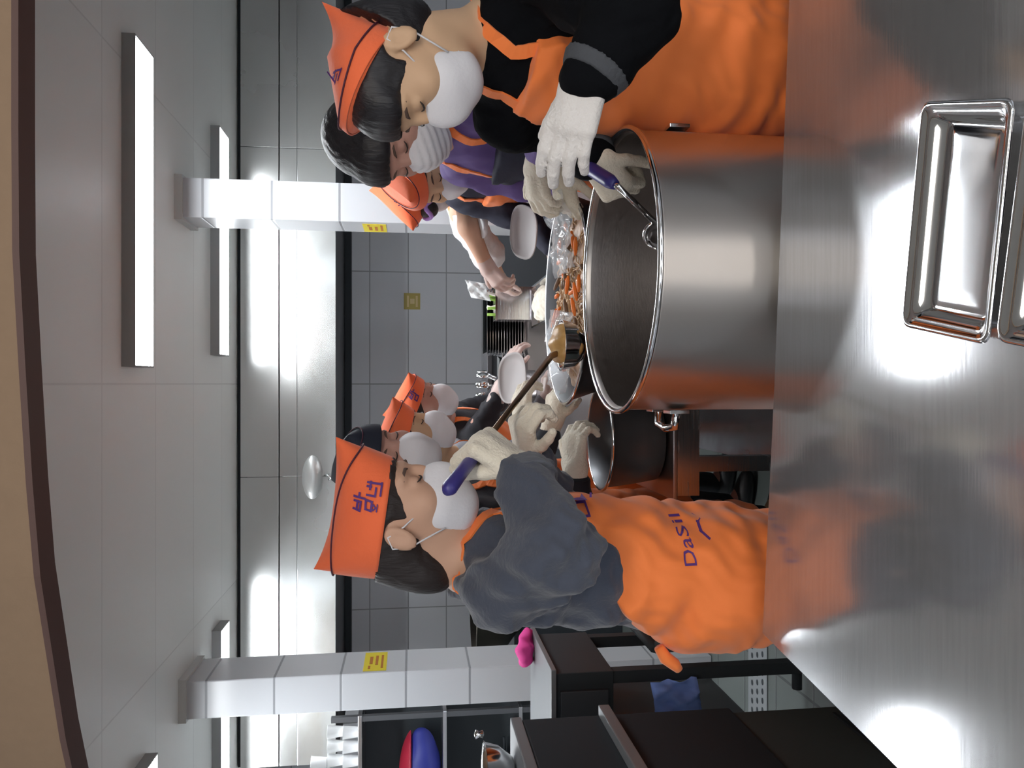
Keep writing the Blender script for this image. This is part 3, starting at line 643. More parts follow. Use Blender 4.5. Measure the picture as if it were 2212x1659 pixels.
# ---- kettle range along the back wall, behind the left worker
t = thing('tilting_kettle', (-1.75, 5.7, 0), 'steel kettle range by the back wall, behind the left worker', 'kettle')
lathe('kettle_bowl', (-1.70, 5.62, .80), [(.10, -.1), (.22, 0), (.30, .1), (.31, .24), (.33, .25), (.30, .25), (.28, .12), (.02, -.05)], mat('kettle_steel', (.35, .32, .27), .35, 1), t, 48)
box('base', (-2.15, 5.32, 0), (-1.3, 5.95, .70), black, t, .01)
box('bracket', (-1.40, 5.45, .70), (-1.34, 5.8, .95), steel_dk, t)
t = thing('back_worktop', (.6, 5.95, 0), 'steel worktop running along the grey back wall', 'worktop')
box('top', (-1.2, 5.70, .90), (2.6, 6.19, .935), steel, t, .003)
box('cabinet_body', (-1.18, 5.73, .08), (2.58, 6.18, .899), steel_dk, t)

# ============================================================ PEOPLE
def hand_caps(wr, d, n, side=1, curl=(25, 30, 20), spread=1., s=1., thumb=(.55, .75, -.35), tcurl=.35):
    wr = np.asarray(wr, float); d = nrm(d); n = np.asarray(n, float); n = nrm(n-d*(n@d)); lat = np.cross(d, n)*side; out = []
    offs = [.031, .0105, -.0105, -.030]; ln = [(.040, .025, .020), (.045, .029, .022), (.041, .027, .021), (.032, .020, .018)]
    for i in range(4):
        K = wr+(d*.083*(1-.05*abs(i-1.2))+lat*offs[i])*s; out.append((wr+(d*.012+lat*offs[i]*.6)*s, K, .0145*s, .0112*s, .012))
        dd = nrm(d+lat*offs[i]*3.2*spread); p = K; a = 0; r = .0098 if i < 3 else .0086
        for j in range(3):
            a += math.radians(curl[j]*(1+.08*i)); v = dd*math.cos(a)-n*math.sin(a); q = p+v*ln[i][j]*s
            out.append((p, q, (r-.0007*j)*s, (r-.0007*(j+1))*s, .003)); p = q
    out.append((wr+d*.03*s+lat*.008*s, wr+d*.072*s+lat*.005*s, .019*s, .016*s, .015))
    b = wr+(d*.022+lat*.022)*s; td = nrm(d*thumb[0]+lat*thumb[1]+n*thumb[2]); out.append((wr+d*.012*s+lat*.01*s, b, .017*s, .014*s, .012))
    q = b+td*.036*s; out.append((b, q, .0135*s, .011*s, .006)); td2 = nrm(td+d*tcurl); q2 = q+td2*.028*s; out.append((q, q2, .0108*s, .0096*s, .003)); td3 = nrm(td2+d*tcurl-n*.1); out.append((q2, q2+td3*.021*s, .0096*s, .0078*s, .003))
    return out
def lerp(a, b, t): return np.asarray(a)*(1-t)+np.asarray(b)*t
HEAD = [  # local: right, forward, up ; op, centre, radii, k
    ('u', (0, -.012, .030), (.074, .094, .086), .0), ('u', (0, .030, -.032), (.058, .060, .082), .03), ('u', (0, .044, -.088), (.038, .038, .032), .03),
    ('u', (.040, .056, -.025), (.026, .026, .026), .02), ('u', (-.040, .056, -.025), (.026, .026, .026), .02), ('u', (0, .076, .028), (.050, .014, .012), .02),
    ('s', (.032, .099, .004), (.021, .014, .013), .012), ('s', (-.032, .099, .004), (.021, .014, .013), .012),
    ('u', (.031, .077, .003), (.0145, .012, .0105), .004), ('u', (-.031, .077, .003), (.0145, .012, .0105), .004),
    ('u', (0, .090, -.008), (.010, .014, .024), .012), ('u', (0, .099, -.034), (.015, .014, .012), .01),
    ('u', (0, .088, -.068), (.022, .010, .007), .008), ('u', (0, .086, -.077), (.018, .009, .006), .006),
    ('u', (.077, -.008, -.008), (.008, .019, .031), .006), ('u', (-.077, -.008, -.008), (.008, .019, .031), .006),
    ('s', (.087, -.004, -.006), (.007, .010, .017), .004), ('s', (-.087, -.004, -.006), (.007, .010, .017), .004)]
def add_head(f, H, M, s=1.):
    for op, c, r, k in HEAD: f.ell(H+M@(np.array(c)*s), np.array(r)*s, M, k*s+.001, op)
def person(P):
    H, M, s = P['head'], frame(*P['face']), P.get('hs', 1.); Nk, Pv = P['neck'], P['pelvis']; B = frame(P['torso'], 0); fw, rt = B[:, 1], B[:, 0]
    up = nrm(Nk-Pv); r2 = nrm(rt-up*(rt@up)); f2 = np.cross(up, r2); T = np.stack([r2, f2, up], 1); g = P.get('girth', 1.); hh = P.get('h', .006)
    root = thing('person', (Pv[0], Pv[1], 0), P['label'], 'person')
    sh = {'r': Nk-up*.055+r2*.165*g+f2*.0, 'l': Nk-up*.055-r2*.165*g}
    for k_ in 'rl':
        if k_+'sh' in P: sh[k_] = np.asarray(P[k_+'sh'], float)
    def torso(f, t):
        L = np.linalg.norm(Nk-Pv); dsp = T
        f.ell(lerp(Pv, Nk, .70)+f2*.005, np.array([.158*g, .112*g, .19])+t, T, .03); f.ell(lerp(Pv, Nk, .36)+f2*.012, np.array([.145*g, .112*g, .18])+t, T, .04)
        f.ell(Pv, np.array([.168*g, .122*g, .15])+t, B, .04); f.cap(lerp(sh['r'], Nk-up*.05, .15), lerp(sh['l'], Nk-up*.05, .15), .052+t, .052+t, .03)
        f.cap(Nk-up*.07, Nk-up*.012, .085+t*.6, .058+t*.5, .03)
    def neck(f, t=0.): f.cap(Nk-up*.03, H+M@np.array([0, -.022, -.06])*s, .056*s+t, .050*s+t, .02)
    legs = {}
    for q, sg in (('r', 1), ('l', -1)):
        hip = Pv+rt*.085*sg*g-np.array([0, 0, .06]); kn = np.array([hip[0]+fw[0]*.03+rt[0]*.02*sg, hip[1]+fw[1]*.03+rt[1]*.02*sg, .48]); an = np.array([kn[0]-fw[0]*.04, kn[1]-fw[1]*.04, .085]); legs[q] = (hip, kn, an)
    hands = {}
    for q in 'rl':
        if q+'hd' in P:
            hd = dict(P[q+'hd']); hands[q] = hand_caps(P[q+'wr'], hd.pop('d'), hd.pop('n'), side=(-1 if q == 'r' else 1)*hd.pop('flip', 1), **hd)
    def arm(f, q, t, e=1., ru=.046, re=.039, rw=.027):
        el, wr = P[q+'el'], P[q+'wr']; f.cap(sh[q], el, ru+t, re+t, .03); f.cap(el, lerp(el, wr, e), re+t, rw+t, .025)
    f = Field(); torso(f, 0); neck(f)
    for q in 'rl':
        hip, kn, an = legs[q]; f.cap(hip, kn, .082, .055, .03); f.cap(kn, an, .052, .036, .02); f.cap(an, an+fw*.12-np.array([0, 0, .05]), .034, .028, .02)
        if q+'el' in P:
            arm(f, q, 0)
            for a, b, ra, rb, k in hands.get(q, []): f.cap(a, b, ra-(.002 if P.get(q+'glove') else 0), rb-(.002 if P.get(q+'glove') else 0), k+.002)
            if q in hands: f.cap(lerp(P[q+'el'], P[q+'wr'], .9), P[q+'wr']+(hands[q][0][0]-P[q+'wr'])*.9, .026, .02, .015)
    add_head(f, H, M, s)
    if 'cap' in P:
        cc = P['cap']; CMb = frame(*cc['f']) if 'f' in cc else M; Ob = H+M@(np.array(cc.get('o', (0, -.012, .055)))*s)
        f.clip(lambda Pt: np.where(np.linalg.norm(Pt-H, axis=1) < .19, np.minimum((Pt-Ob)@CMb[:, 2]-cc.get('skull', .05), (Pt-Ob)@CMb[:, 1]+cc.get('L2', 9.)), -.2))
    body = f.obj('body', hh, P.get('skin', skin), root)
    # eyes, lashes, eyebrows
    for sg in (1, -1):
        def hp(x, y, z): return H+M@(np.array([x*sg, y, z])*s)
        tube('eyelash', [hp(.018, .0885, .000), hp(.024, .0905, -.0025), hp(.032, .091, -.0035), hp(.040, .088, -.002), hp(.045, .084, .001)], [.0008, .0016, .002, .0018, .0008], lash, root, 6)
        tube('eyebrow', [hp(.014, .0905, .022), hp(.026, .0915, .027), hp(.038, .086, .027), hp(.049, .076, .022)], [.0015, .0032, .003, .001], brow_m, root, 6)
    # hair
    f = Field(); hs = P.get('hair', 'short'); f.ell(H+M@np.array([0, -.020, .034])*s, np.array([.084, .102, .095])*s, M, .01); f.ell(H+M@np.array([0, -.058, -.028])*s, np.array([.070, .058, .066])*s, M, .03)
    if P.get('nape'): f.ell(H+M@np.array([0, -.062, -.078])*s, np.array([.064, .048, .062])*s, M, .03)
    if hs == 'fringe' or hs == 'crop': f.ell(H+M@np.array([0, .050, .062])*s, np.array([.064, .046, .040])*s, M, .02)
    if hs == 'fringe': f.ell(H+M@np.array([0, .070, .046])*s, np.array([.062, .030, .024])*s, M, .02)
    f.ell(H+M@np.array([0, .098, -.040])*s, np.array([.088, .088, .082])*s, M, .008, 's')
    for sg in (1, -1): f.ell(H+M@np.array([sg*.084, .002, -.014])*s, np.array([.03, .026, .036])*s, M, .006, 's')
    if 'cap' in P:
        c_ = P['cap']; CM_ = frame(*c_['f']) if 'f' in c_ else M; O_ = H+M@(np.array(c_.get('o', (0, -.012, .055)))*s)
        f.clip(lambda Pt: np.minimum((Pt-O_)@CM_[:, 2]-.004, (Pt-O_)@CM_[:, 1]+c_.get('L2', 9.)))
    f.disp = folds(.0007, 330, M[:, 0], 1.); hair = f.obj('hair', max(.0045, hh*.75), P.get('hairm', hair_m), root)
    # mask
    f = Field()
    f.ell(H+M@np.array([0, .052, -.055])*s, np.array([.062, .060, .056])*s, M, .01); f.ell(H+M@np.array([0, .085, -.045])*s, np.array([.020, .038, .040])*s, M, .03)
    f.ell(H+M@np.array([0, .050, -.095])*s, np.array([.046, .048, .032])*s, M, .02)
    def mclip(Pt):
        q = ((Pt-H)@M)/s; top = q[:, 2]+.004+.012*np.clip(np.abs(q[:, 0])/.05, 0, 1); back = .020-q[:, 1]+.25*(-.05-q[:, 2]).clip(-.05, .05); return np.maximum(top, back)*s
    f.clip(mclip)
    if P.get('pleats'): f.disp = (lambda Pt: .0016*np.sin(((Pt-H)@M[:, 2])*330))
    mk = f.obj('face_mask', max(.004, hh*.7), maskm, root)
    for sg in (1, -1):
        def hp(x, y, z): return H+M@(np.array([x*sg, y, z])*s)
        tube('ear_loop', [hp(.058, .040, -.022), hp(.074, .012, -.006), hp(.083, -.012, .012), hp(.080, -.028, -.004), hp(.076, -.016, -.03), hp(.070, .008, -.05), hp(.056, .032, -.075)], .0016, maskm, mk, 6)
    # clothes
    tp = P['top']; f = Field(); torso(f, .012)
    for q in 'rl':
        if q+'el' in P: arm(f, q, .0, P.get('sleeve', .92), *P.get('sl', (.060, .052, .040)))
    Hc = Nk+up*.022
    f.clip(lambda Pt: (Pt-Hc)@up); am = P.get('fold', .004); fa, fb_ = folds(am, 55, up+.4*r2, P.get('seed', 0.)), folds(am*.38, 125, up*.6+f2, P.get('seed', 0.)+2); f.disp = (lambda Pt: fa(Pt)+fb_(Pt))
    top = f.obj('top', hh, tp, root)
    if 'cuff' in P:
        for q in 'rl':
            if q+'el' in P:
                a, b = lerp(P[q+'el'], P[q+'wr'], .80), lerp(P[q+'el'], P[q+'wr'], .99); f = Field(); cw = P.get('sl', (.06, .052, .040))[2]; f.cap(a, b, cw+.007, cw-.001, .01); dn = nrm(b-a); f.clip(lambda Pt, a=a, dn=dn: -(Pt-a)@dn); f.clip(lambda Pt, b=b, dn=dn: (Pt-b)@dn)
                f.disp = None; f.obj('cuff', .004, P['cuff'], root)
    f = Field(); f.ell(Pv-np.array([0, 0, .02]), np.array([.172*g, .128*g, .13]), B, .03)
    for q in 'rl':
        hip, kn, an = legs[q]; f.cap(hip, kn, .092, .068, .03); f.cap(kn, an+np.array([0, 0, .03]), .068, .058, .02)
    f.clip(lambda Pt: Pt[:, 2]-(Pv[2]+.06)); f.obj('trousers', .01, trouser, root)
    for q in 'rl':
        an = legs[q][2]; f = Field(); f.ell(an+fw*.05-np.array([0, 0, .045]), (.048, .135, .045), B, .01); f.cap(an-np.array([0, 0, .01]), an-np.array([0, 0, .04]), .045, .045, .01); f.clip(lambda Pt: -Pt[:, 2]+.002); f.obj('shoe', .008, shoe_m, root)
    ap = None
    if 'apron' in P:
        a = P['apron']; f = Field(); torso(f, .036)
        f.ecap(Pv-np.array([0, 0, -.05]), Pv-np.array([0, 0, .36]), .150*g, .172*g, B, (1.12, .92, 1), .03)
        bw = a.get('bib', .115); bt = a.get('top', -.115); bs = a.get('back', -.04)
        def aclip(Pt):
            q = Pt-Nk; h = q@up; x = q@r2; yf = (Pt-Pv)@f2; L = np.linalg.norm(Nk-Pv); tt = np.clip((-h-abs(bt))/(L*.62), 0, 1)
            ft = a.get('f0', .03)+(bs-a.get('f0', .03))*tt**a.get('pw', 1.4); wid = bw+(.24-bw)*tt**1.5
            return np.maximum.reduce([h-bt, ft-yf, np.abs(x)-wid])
        f.clip(aclip); f.clip(lambda Pt: -(Pt[:, 2]-.46)); fc, fd = folds(.0045, 48, (1, .2, .35), P.get('seed', 0.)+1), folds(.0018, 105, (.6, .3, 1), P.get('seed', 0.)); f.disp = a.get('disp', lambda Pt: fc(Pt)+fd(Pt))
        ap = f.obj('apron', a.get('h', hh), a.get('m', orange_ap), root)
        if a.get('straps', True):
            for sg in (1, -1):
                x = bw*.86*sg
                band('apron_strap', [Nk+up*(bt-.02)+r2*x+f2*.13, Nk+up*(-.03)+r2*x*.72+f2*.11, Nk+up*.03+r2*.062*sg+f2*.03, Nk+up*.02+r2*.05*sg-f2*.05], .024, top, a.get('sm', a.get('m', orange_ap)), ap, .002, .002)
        if a.get('tie', False):
            tp_ = Pv+up*.03-f2*.15
            tube('apron_tie', [Pv+up*.12-f2*.13+r2*.06, Pv+up*.105-f2*.150+r2*.06, Pv+up*.085-f2*.162+r2*.06, Pv+up*.075-f2*.172+r2*.06], [.010, .013, .012, .008], a.get('m', orange_ap), ap, 8)
    for q in 'rl':
        if P.get(q+'glove') and q in hands:
            f = Field()
            for a, b, ra, rb, k in hands[q]: f.cap(a, b, ra+.0015, rb+.0015, k)
            wr, el = P[q+'wr'], P[q+'el']; a0 = lerp(wr, el, P.get('glen', .16)); f.cap(a0, wr, .031, .030, .01); f.cap(wr, hands[q][0][0], .030, .021, .015); f.obj('glove', P.get('gh', .0035), P[q+'glove'], root)
    if 'cap' in P:
        c = P['cap']; CM = frame(*c['f']) if 'f' in c else M; O = H+M@(np.array(c.get('o', (0, -.012, .055)))*s); make_cap(root, O, CM, c)
    return dict(root=root, body=body, top=top, apron=ap, hair=hair, T=T, B=B, M=M, H=H, Nk=Nk, Pv=Pv, up=up, r2=r2, f2=f2, sh=sh)
def make_cap(root, O, CM, c):
    L, W = c.get('L', .225), c.get('W', .172); hf, hm, hb = c.get('hf', .105), c.get('hm', .095), c.get('hb', .115); lf, lb = c.get('lf', .03), c.get('lb', .0); ff, fm, fb = c.get('ff', c.get('hf', .105)*.58), c.get('fm', c.get('hm', .095)*.74), c.get('fb', c.get('hb', .115)*.64)
    r_, f_, u_ = CM[:, 0], CM[:, 1], CM[:, 2]; n = 56; m = 12; cf = c.get('front', 1.); cutb = c.get('cutback', None)
    def prof(y, a, b, d):
        t = y/(L/2); return b+(a-b)*max(0, t)**c.get('pe', 2.2)+(d-b)*max(0, -t)**2.2
    def pt(ang, t, off, flap):
        ca, sa = math.cos(ang), math.sin(ang); y = L/2*ca; x = W/2*sa; H_ = prof(y, hf, hm, hb); Z = prof(y, ff, fm, fb) if flap else H_
        z = Z*t; tt = min(1., z/H_); sq = max(0., 1-tt**1.6)**.62; bul = 1+.04*math.sin(tt*PI)
        x = x*sq*bul+off*sa*(1 if flap else 1); yy = y+off*ca+(lf*tt if ca > 0 else -lb*tt)*abs(ca)
        return O+r_*x+f_*yy+u_*z
    shell = []
    for flap in (False, True):
        bm = bmesh.new(); rings = []
        lay = [(i/m, .004 if flap else 0.) for i in range(m+1)]
        if flap: lay += [(i/m, .0012) for i in range(m, -1, -1)]
        for t_, off in lay: rings.append([bm.verts.new(pt(2*PI*k/n, t_, off, flap)) for k in range(n)])
        for A, B in zip(rings, rings[1:]+([rings[0]] if flap else [])):
            for k in range(n): bm.faces.new((A[k], A[(k+1) % n], B[(k+1) % n], B[k]))
        if not flap: bm.faces.new(rings[0][::-1])
        o = link('cap' if not flap else 'cap_flap', bm_mesh(bm), c.get('m', orange_cap), root, True)
        shell.append(o)
    shell[1].parent = shell[0]; shell[1].matrix_parent_inverse = Matrix.Identity(4)
    tube('piping', [pt(2*PI*k/n, 1., .0065, True) for k in range(n)], .0016, c.get('pm', piping), shell[0], 6, True).matrix_parent_inverse = Matrix.Identity(4)
    for gl in c.get('glyphs', []):
        (gy, gz, size, lines, side) = gl; Np = r_*side; R_ = -f_*side if False else (f_*(-side) if side < 0 else f_)
        R_ = f_ if side > 0 else -f_
        R_ = np.cross(u_, Np)
        d = decal('cap_print', strokes([[(x*size, y*size) for x, y in ln] for ln in lines], size*.13), O+f_*gy+u_*gz+Np*.06, R_, u_, shell[1] if c.get('onflap', True) else shell[0], purple_ink, shell[0], .003); d.matrix_parent_inverse = Matrix.Identity(4) if False else d.matrix_parent_inverse
        d.matrix_parent_inverse = Matrix.Identity(4)
    return shell
V = lambda *a: np.array(a, float)
# brush-lettered syllable strokes on the caps
GL1 = [[(-.5, .45), (-.5, -.1), (0, -.1)], [(.05, .5), (.05, .25)], [(-.1, .3), (.35, .3)], [(.3, .5), (.3, -.4)], [(-.4, -.45), (.35, -.45)]]
GL2 = [[(-.4, .5), (-.45, .1), (.1, .1), (.1, .5)], [(-.4, .3), (.1, .3)], [(.35, .55), (.35, -.1)], [(.35, .25), (.6, .25)], [(-.25, -.25), (.3, -.2), (.25, -.6), (-.3, -.6), (-.25, -.25)]]
GL3 = [[(-.3, .1), (0, .3), (.3, .1), (0, -.15), (-.3, .1)], [(-.35, -.3), (.35, -.3)], [(0, -.1), (0, -.3)]]
# ---- A: worker at the near left, profile, holding the ladle
L0, L1 = V(*pix(965, 1062, 1.255)), V(*pix(1192, 768, 1.84)); ld = nrm(L1-L0)
AD = nrm(V(.55, .10, .80)); AD = nrm(AD-ld*(AD@ld)); AN = np.cross(ld, AD); AN = AN if AN[1] < 0 else -AN; AWR = lerp(L0, L1, .22)-AD*.085+AN*.022
PA = dict(nape=True, label='person in slate grey sweater and orange cap at the near left, holding a ladle', face=((1, -.18), 24), head=pix(868, 1133, 1.375)+V(.0, .080, .008), hs=1.07,
    neck=V(-.345, 1.475, 1.395), pelvis=V(-.395, 1.50, .90), torso=(1, .10), top=grey_sw, cuff=grey_rib, seed=.6, h=.0048, hair='crop', fold=.007, girth=.92,
    rsh=V(-.365, 1.335, 1.335), rel=V(*pix(1205, 1185, 1.215)), rwr=AWR, rglove=cream, rhd=dict(d=AD, n=AN, curl=(72, 92, 60), spread=.1, thumb=(.7, .1, -.8), tcurl=.45, s=1.15),
    lel=V(-.30, 1.74, 1.17), lwr=V(*pix(1138, 985, 1.62)), lglove=cream, lhd=dict(d=V(.20, -.10, .05), n=V(-.1, -.4, .85), curl=(50, 62, 40), spread=.2),
    sl=(.068, .064, .050), apron=dict(bib=.10, top=-.12, back=-.150, f0=.07, pw=.85, tie=True, straps=True), skin=skin,
    cap=dict(L=.222, W=.180, hf=.110, hm=.098, hb=.118, lf=.030, lb=.002, ff=.058, fm=.092, fb=.080, o=(0, -.010, .020), f=((1, -.10), 8), glyphs=[(.072, .026, .026, GL1, 1), (.042, .044, .028, GL2, 1), (.040, .022, .016, GL3, 1)]))
A_ = person(PA)
# ---- B: worker at the near right
PB = dict(label='person in black sweater and orange cap at the near right, reaching over the pot', face=((-1, -.10), 26), head=pix(866, 108, 1.275)+V(.0, .080, .006), hs=1.05,
    neck=V(.655, 1.435, 1.365), pelvis=V(.655, 1.50, .89), torso=(-.88, -.47), top=black_sw, cuff=mat('charcoal_cuff', (.06, .065, .075), .9, bump=.3, bscale=80), seed=2.2, h=.0048, hair='fringe', fold=.003, girth=.92, skin=skin3, hairm=hair_b,
    lsh=V(.735, 1.30, 1.285), lel=V(*pix(1362, 28, 1.14)), lwr=V(*pix(1272, 172, 1.15)), lglove=glove_w, lhd=dict(d=V(-.16, .02, .06), n=V(-.2, -.75, .45), curl=(18, 22, 16), spread=.6, thumb=(.72, .42, -.5), tcurl=.4),
    rsh=V(.555, 1.57, 1.30), rel=V(*pix(1215, 262, 1.66)), rwr=V(*pix(1282, 345, 1.52)), rglove=cream, rhd=dict(d=V(-.10, .01, -.09), n=V(-.55, -.6, .5), curl=(58, 75, 55), spread=.2),
    sl=(.072, .068, .050), apron=dict(bib=.085, top=-.065, back=-.10, f0=.02, pw=1.2), 
    cap=dict(L=.185, W=.182, hf=.018, hm=.095, hb=.155, pe=1.0, lf=.0, lb=-.01, ff=.014, fm=.032, fb=.036, skull=.012, L2=.075, o=(.0, .010, .047), f=((-1, -.10), -30), glyphs=[(.038, .050, .018, GL1, -1)], onflap=False))
B_ = person(PB)
# ---- C: man without cap behind B
PCc = dict(label='person in violet shirt and pleated white mask, bareheaded, behind the near right worker', face=((-.80, -.60), 30), head=V(*pix(832, 297, 1.93)), hs=1.15,
    neck=V(.68, 2.04, 1.405), pelvis=V(.78, 2.10, .90), torso=(-.9, -.35), top=purple_sh, seed=3., h=.006, hair='fringe', skin=skin2, hairm=hair_b, pleats=True, girth=1.0,
    lsh=V(.70, 1.90, 1.33), lel=V(*pix(1180, 275, 1.80)), lwr=V(*pix(1160, 352, 1.92)), lglove=cream, lhd=dict(d=V(-.14, .03, -.01), n=V(-.1, -.5, .8), curl=(30, 35, 25), spread=.5), sleeve=.62,
    rel=V(.56, 2.16, 1.10), rwr=V(*pix(1212, 372, 1.95)), rglove=cream, rhd=dict(d=V(-.14, .03, -.03), n=V(-.1, -.5, .8), curl=(35, 40, 25), spread=.5),
    apron=dict(m=navy_ap, sm=orange_ap, bib=.11, top=-.10, back=-.05))
C_ = person(PCc)
o = box('apron_badge', (0, 0, 0), (.07, .004, .05), orange_ap, C_['top']); bpy.data.objects.remove(o)
# ---- D: cap, mask, facing the camera side, behind C
PD = dict(label='person in navy top, orange apron and orange cap, second from the back on the right', face=((-.62, -.78), 32), head=V(*pix(915, 382, 2.56)), hs=1.08,
    neck=V(.76, 2.68, 1.36), pelvis=V(.90, 2.78, .88), torso=(-.9, -.4), top=navy_ap, seed=4., h=.008, hair='crop', skin=skin3,
    rel=V(.60, 2.80, 1.06), rwr=V(.50, 2.74, .99), rglove=glove_p, rhd=dict(d=V(-.15, 0, -.03), n=V(0, -.4, .9), curl=(25, 30, 20)), lel=V(.66, 2.50, 1.06), lwr=V(.53, 2.50, 1.00), lglove=glove_p, lhd=dict(d=V(-.15, .02, -.03), n=V(0, -.4, .9), curl=(25, 30, 20)),
    apron=dict(bib=.12, top=-.09, back=-.05, h=.008), gh=.005, cap=dict(L=.23, W=.18, hf=.085, hm=.08, hb=.09, o=(0, -.0, .052)))
D_ = person(PD)
# ---- E: reaching bare arm, white sleeve
PE = dict(label='person in white shirt, orange cap and lilac hair tie, reaching out a bare arm', face=((-.92, -.25), 42), head=V(*pix(893, 415, 3.02)), hs=1.08,
    neck=V(.84, 3.16, 1.34), pelvis=V(1.00, 3.25, .88), torso=(-1, -.1), top=white_sh, seed=5., h=.008, hair='crop', skin=skin,
    rsh=V(.72, 3.24, 1.29), rel=V(.58, 3.40, 1.16), rwr=V(*pix(1080, 600, 3.72)), rglove=glove_p, rhd=dict(d=V(-.1, .1, -.06), n=V(-.1, -.6, .7), curl=(25, 30, 20)),
    lsh=V(.74, 3.00, 1.29), lel=V(*pix(1012, 490, 2.95)), lwr=V(*pix(1052, 575, 3.05)), lglove=glove_p, lhd=dict(d=V(-.12, .02, -.10), n=V(-.1, -.6, .7), curl=(30, 35, 25)), sl=(.075, .070, .06), sleeve=.05, 
    apron=dict(bib=.12, top=-.09, back=-.05, h=.008), gh=.005, cap=dict(L=.21, W=.18, hf=.075, hm=.08, hb=.09, o=(0, -.01, .035), glyphs=[(.03, .05, .03, GL2, -1)]))
E_ = person(PE)
t = E_['root']; hp = V(*pix(925, 452, 2.98))
f = Field(); f.ell(hp, (.035, .035, .04)); f.obj('hair_bun', .006, hair_m, t)
tube('hair_tie', [tuple(hp+V(.036*math.cos(a), .036*math.sin(a), .012*math.sin(3*a))) for a in [2*PI*k/24 for k in range(24)]], .009, mat('lilac_ribbon', (.45, .28, .75), .6), t, 8, True)
# ---- F: navy hair/cap behind A
navy_cap = mat('navy_cap_cloth', (.012, .018, .035), .8)
PF = dict(label='person in navy cap and white mask leaning in behind the near left worker', face=((.62, -.78), 14), head=V(*pix(838, 1003, 2.08)), hs=1.05,
    neck=V(-.34, 2.16, 1.38), pelvis=V(-.52, 2.22, .89), torso=(1, -.1), top=black_sh, seed=6., h=.007, hair='crop', hairm=hair_b, skin=skin2,
    rel=V(-.34, 1.97, 1.08), rwr=V(*pix(1243, 1012, 1.93)), rglove=cream, rhd=dict(d=V(.15, .03, .0), n=V(0, -.5, .8), curl=(35, 40, 28)), sleeve=.70, rsh=V(-.37, 2.02, 1.30),
    lel=V(-.28, 2.36, 1.12), lwr=V(-.12, 2.36, 1.06), lglove=cream, lhd=dict(d=V(.15, 0, -.02), n=V(0, -.5, .8), curl=(35, 40, 28)),
    apron=dict(bib=.12, top=-.09, back=-.08, h=.007), gh=.005, cap=dict(m=navy_cap, L=.225, W=.184, hf=.085, hm=.10, hb=.09, lf=.0, o=(0, -.0, .040)))
F_ = person(PF)
tube('wrist_band', [tuple(lerp(PF['rwr'], PF['rel'], .22)+V(0, .032*math.cos(a), .032*math.sin(a))) for a in [2*PI*k/24 for k in range(24)]], .006, black, F_['root'], 8, True)
hc = F_['H']+F_['M']@V(.05, .06, .10)
for k in range(2): tube('hair_clip', [tuple(hc+V(.0, 0, 0)+F_['M'][:, 1]*(.02*k-.01)+F_['M'][:, 0]*(.01)), tuple(hc+F_['M'][:, 1]*(.02*k+.015)+F_['M'][:, 0]*.035+F_['M'][:, 2]*.002)], .003, steel_sh, F_['root'], 6)
# ---- G: orange cap, grey shirt
PG = dict(label='person in grey shirt, orange cap and round white mask, third on the left', face=((.93, -.36), 20), head=V(*pix(890, 953, 2.62)), hs=1.07,
    neck=V(-.28, 2.72, 1.36), pelvis=V(-.55, 2.80, .89), torso=(1, -.15), top=grey_sh, seed=7., h=.008, hair='crop', skin=skin3,
    rel=V(-.20, 2.55, 1.10), rwr=V(*pix(1130, 905, 2.45)), rglove=cream, rhd=dict(d=V(.15, .03, .0), n=V(0, -.5, .8), curl=(30, 35, 25)), lel=V(-.30, 2.84, 1.12), lwr=V(-.06, 2.74, 1.01), lglove=glove_p, lhd=dict(d=V(.15, 0, -.02), n=V(0, -.5, .8), curl=(25, 30, 25)),
    apron=dict(bib=.12, top=-.09, back=-.08, h=.008), gh=.005, cap=dict(L=.215, W=.182, hf=.085, hm=.085, hb=.10, o=(0, -.005, .028)))
G_ = person(PG)
# ---- H: farthest left worker
PH = dict(label='person in black shirt, orange cap and white mask, farthest back on the left', face=((.80, -.60), 24), head=V(*pix(908, 877, 3.10)), hs=1.08,
    neck=V(-.17, 3.22, 1.34), pelvis=V(-.50, 3.34, .89), torso=(.95, -.35), top=black_sh, seed=8., h=.008, hair='crop', skin=skin2,
    rel=V(*pix(1040, 920, 2.95)), rwr=V(*pix(1070, 868, 2.92)), rglove=glove_p, rhd=dict(d=V(.12, .03, -.05), n=V(0, -.5, .8), curl=(25, 30, 20)), lel=V(-.08, 3.44, 1.12), lwr=V(.05, 3.40, 1.06), lglove=glove_p, lhd=dict(d=V(.15, 0, -.02), n=V(0, -.5, .8), curl=(25, 30, 20)),
    apron=dict(bib=.12, top=-.09, back=-.08, h=.008), gh=.005, cap=dict(L=.21, W=.18, hf=.08, hm=.08, hb=.09, o=(0, -.0, .028), glyphs=[(.080, .035, .03, GL2, 1)]))
H_ = person(PH)

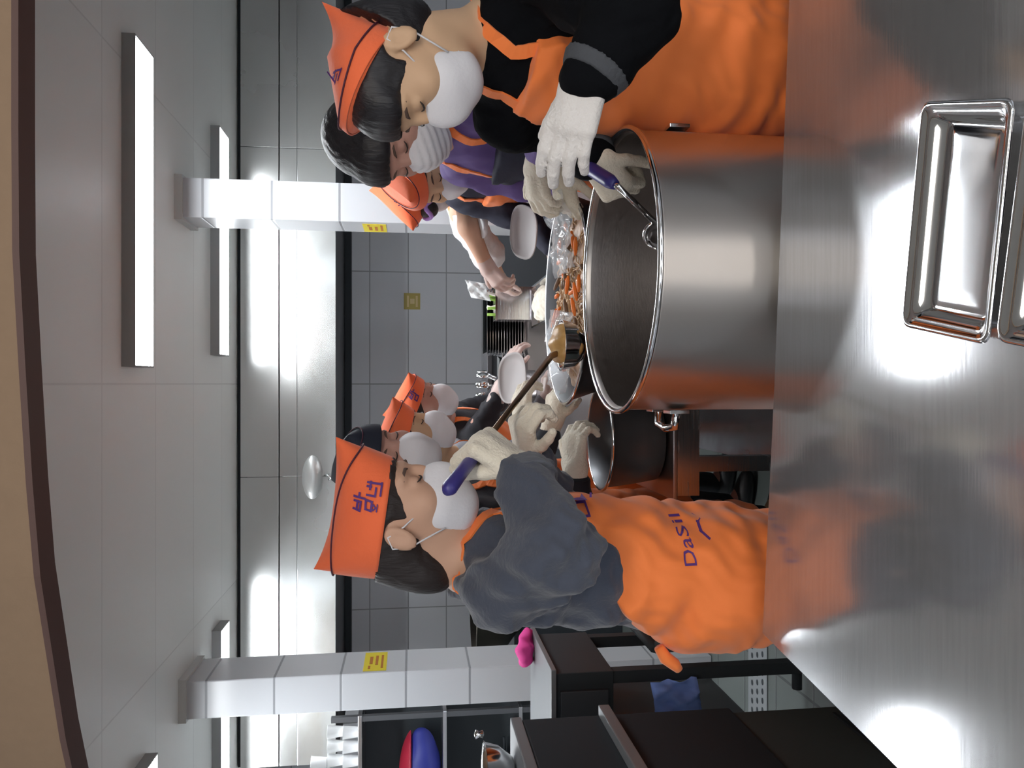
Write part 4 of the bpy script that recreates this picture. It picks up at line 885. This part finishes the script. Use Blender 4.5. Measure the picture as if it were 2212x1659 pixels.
# apron print on A
def text_polys(txt, h):
    cu = bpy.data.curves.new('t', 'FONT'); cu.body = txt; cu.size = h; cu.resolution_u = 2; o = bpy.data.objects.new('t', cu); C.objects.link(o)
    bpy.context.view_layer.update(); me = o.to_mesh(); bm = bmesh.new(); bm.from_mesh(me); o.to_mesh_clear(); bpy.data.objects.remove(o)
    bmesh.ops.triangulate(bm, faces=bm.faces)
    ps = [[(v.co.x, v.co.y) for v in f_.verts] for f_ in bm.faces]; xs = [p[0] for q in ps for p in q]; w_ = max(xs)-min(xs); bm.free(); return ps, w_
ps, w_ = text_polys('DaSil', .034); sc = .078/w_
O = pix(1502, 1180, 1.34); decal('apron_print', [[((x)*sc*1.0-.036, y*1.0) for x, y in p] for p in ps], O, (1, .0, 0), (0, 0, 1), A_['apron'], purple_ink, A_['apron'], .002)
decal('apron_print', strokes([[(-.012, .0), (-.003, .007), (.010, .004), (.015, -.002)]], .005), pix(1540, 1152, 1.34), (1, 0, 0), (0, 0, 1), A_['apron'], purple_ink, A_['apron'], .002)
O = pix(1262, 1092, 1.38); decal('apron_print', strokes([[(-.02, .01), (-.02, -.012), (0, -.012), (0, .01), (-.02, .01)], [(.008, .012), (.008, -.012), (.022, -.012)]], .004), O, (1, 0, 0), (0, 0, 1), A_['apron'], purple_ink, A_['apron'], .002)

# ---- the long ladle with blue grip
t = thing('ladle', tuple(L0), 'long steel ladle with dark blue grip and tawny contents, held by the near left worker', 'ladle')
tube('grip', [L0, L0+ld*.012, L0+ld*.06, L0+ld*.15, L0+ld*.155], [.008, .0135, .012, .0115, .008], blue_grip, t, 12)
tube('shaft', [L0+ld*.15, lerp(L0, L1, .6), L1, L1+ld*.03+V(0, 0, -.02)], [.0055, .0065, .008, .008], mat('bronze_shaft', (.30, .21, .14), .3, 1), t, 10)
bc = L1+ld*.045+V(.012, 0, -.045)
lathe('scoop', tuple(bc), [(.012, -.028), (.038, -.020), (.056, .002), (.063, .032), (.065, .034), (.060, .032), (.053, .004), (.034, -.016), (.001, -.022)], steel_sh, t, 40)
f = Field(); f.ell(bc+V(0, 0, .016), (.055, .055, .046)); f.disp = folds(.0025, 150, (1, .4, .2)); f.obj('contents', .004, mat('tawny_stock', (.50, .29, .10), .35, var=.4, bscale=40, bump=.2), t)
# ---- blue handled scoop in the pot, held by B
S0, S1 = V(*pix(1222, 330, 1.60)), V(*pix(1318, 392, 1.42)); sd = nrm(S1-S0)
t = thing('scoop', tuple(S1), 'dark blue handled scoop held inside the rim of the stock pot', 'scoop')
tube('grip', [S0-sd*.02, S0, S1, S1+sd*.02], [.010, .014, .014, .010], blue_grip, t, 12)
sq = nrm(V(-.45, .45, -.75)); tube('shaft', [S1+sd*.015, S1+sd*.03, S1+sd*.03+sq*.12], .006, steel_sh, t, 8)
f = Field(); e = S1+sd*.03+sq*.16; f.ell(e, (.035, .035, .05)); f.ell(e+V(-.01, -.02, .01), (.03, .03, .045), k=.004, op='s'); f.obj('scoop_bowl', .004, steel_sh, t)
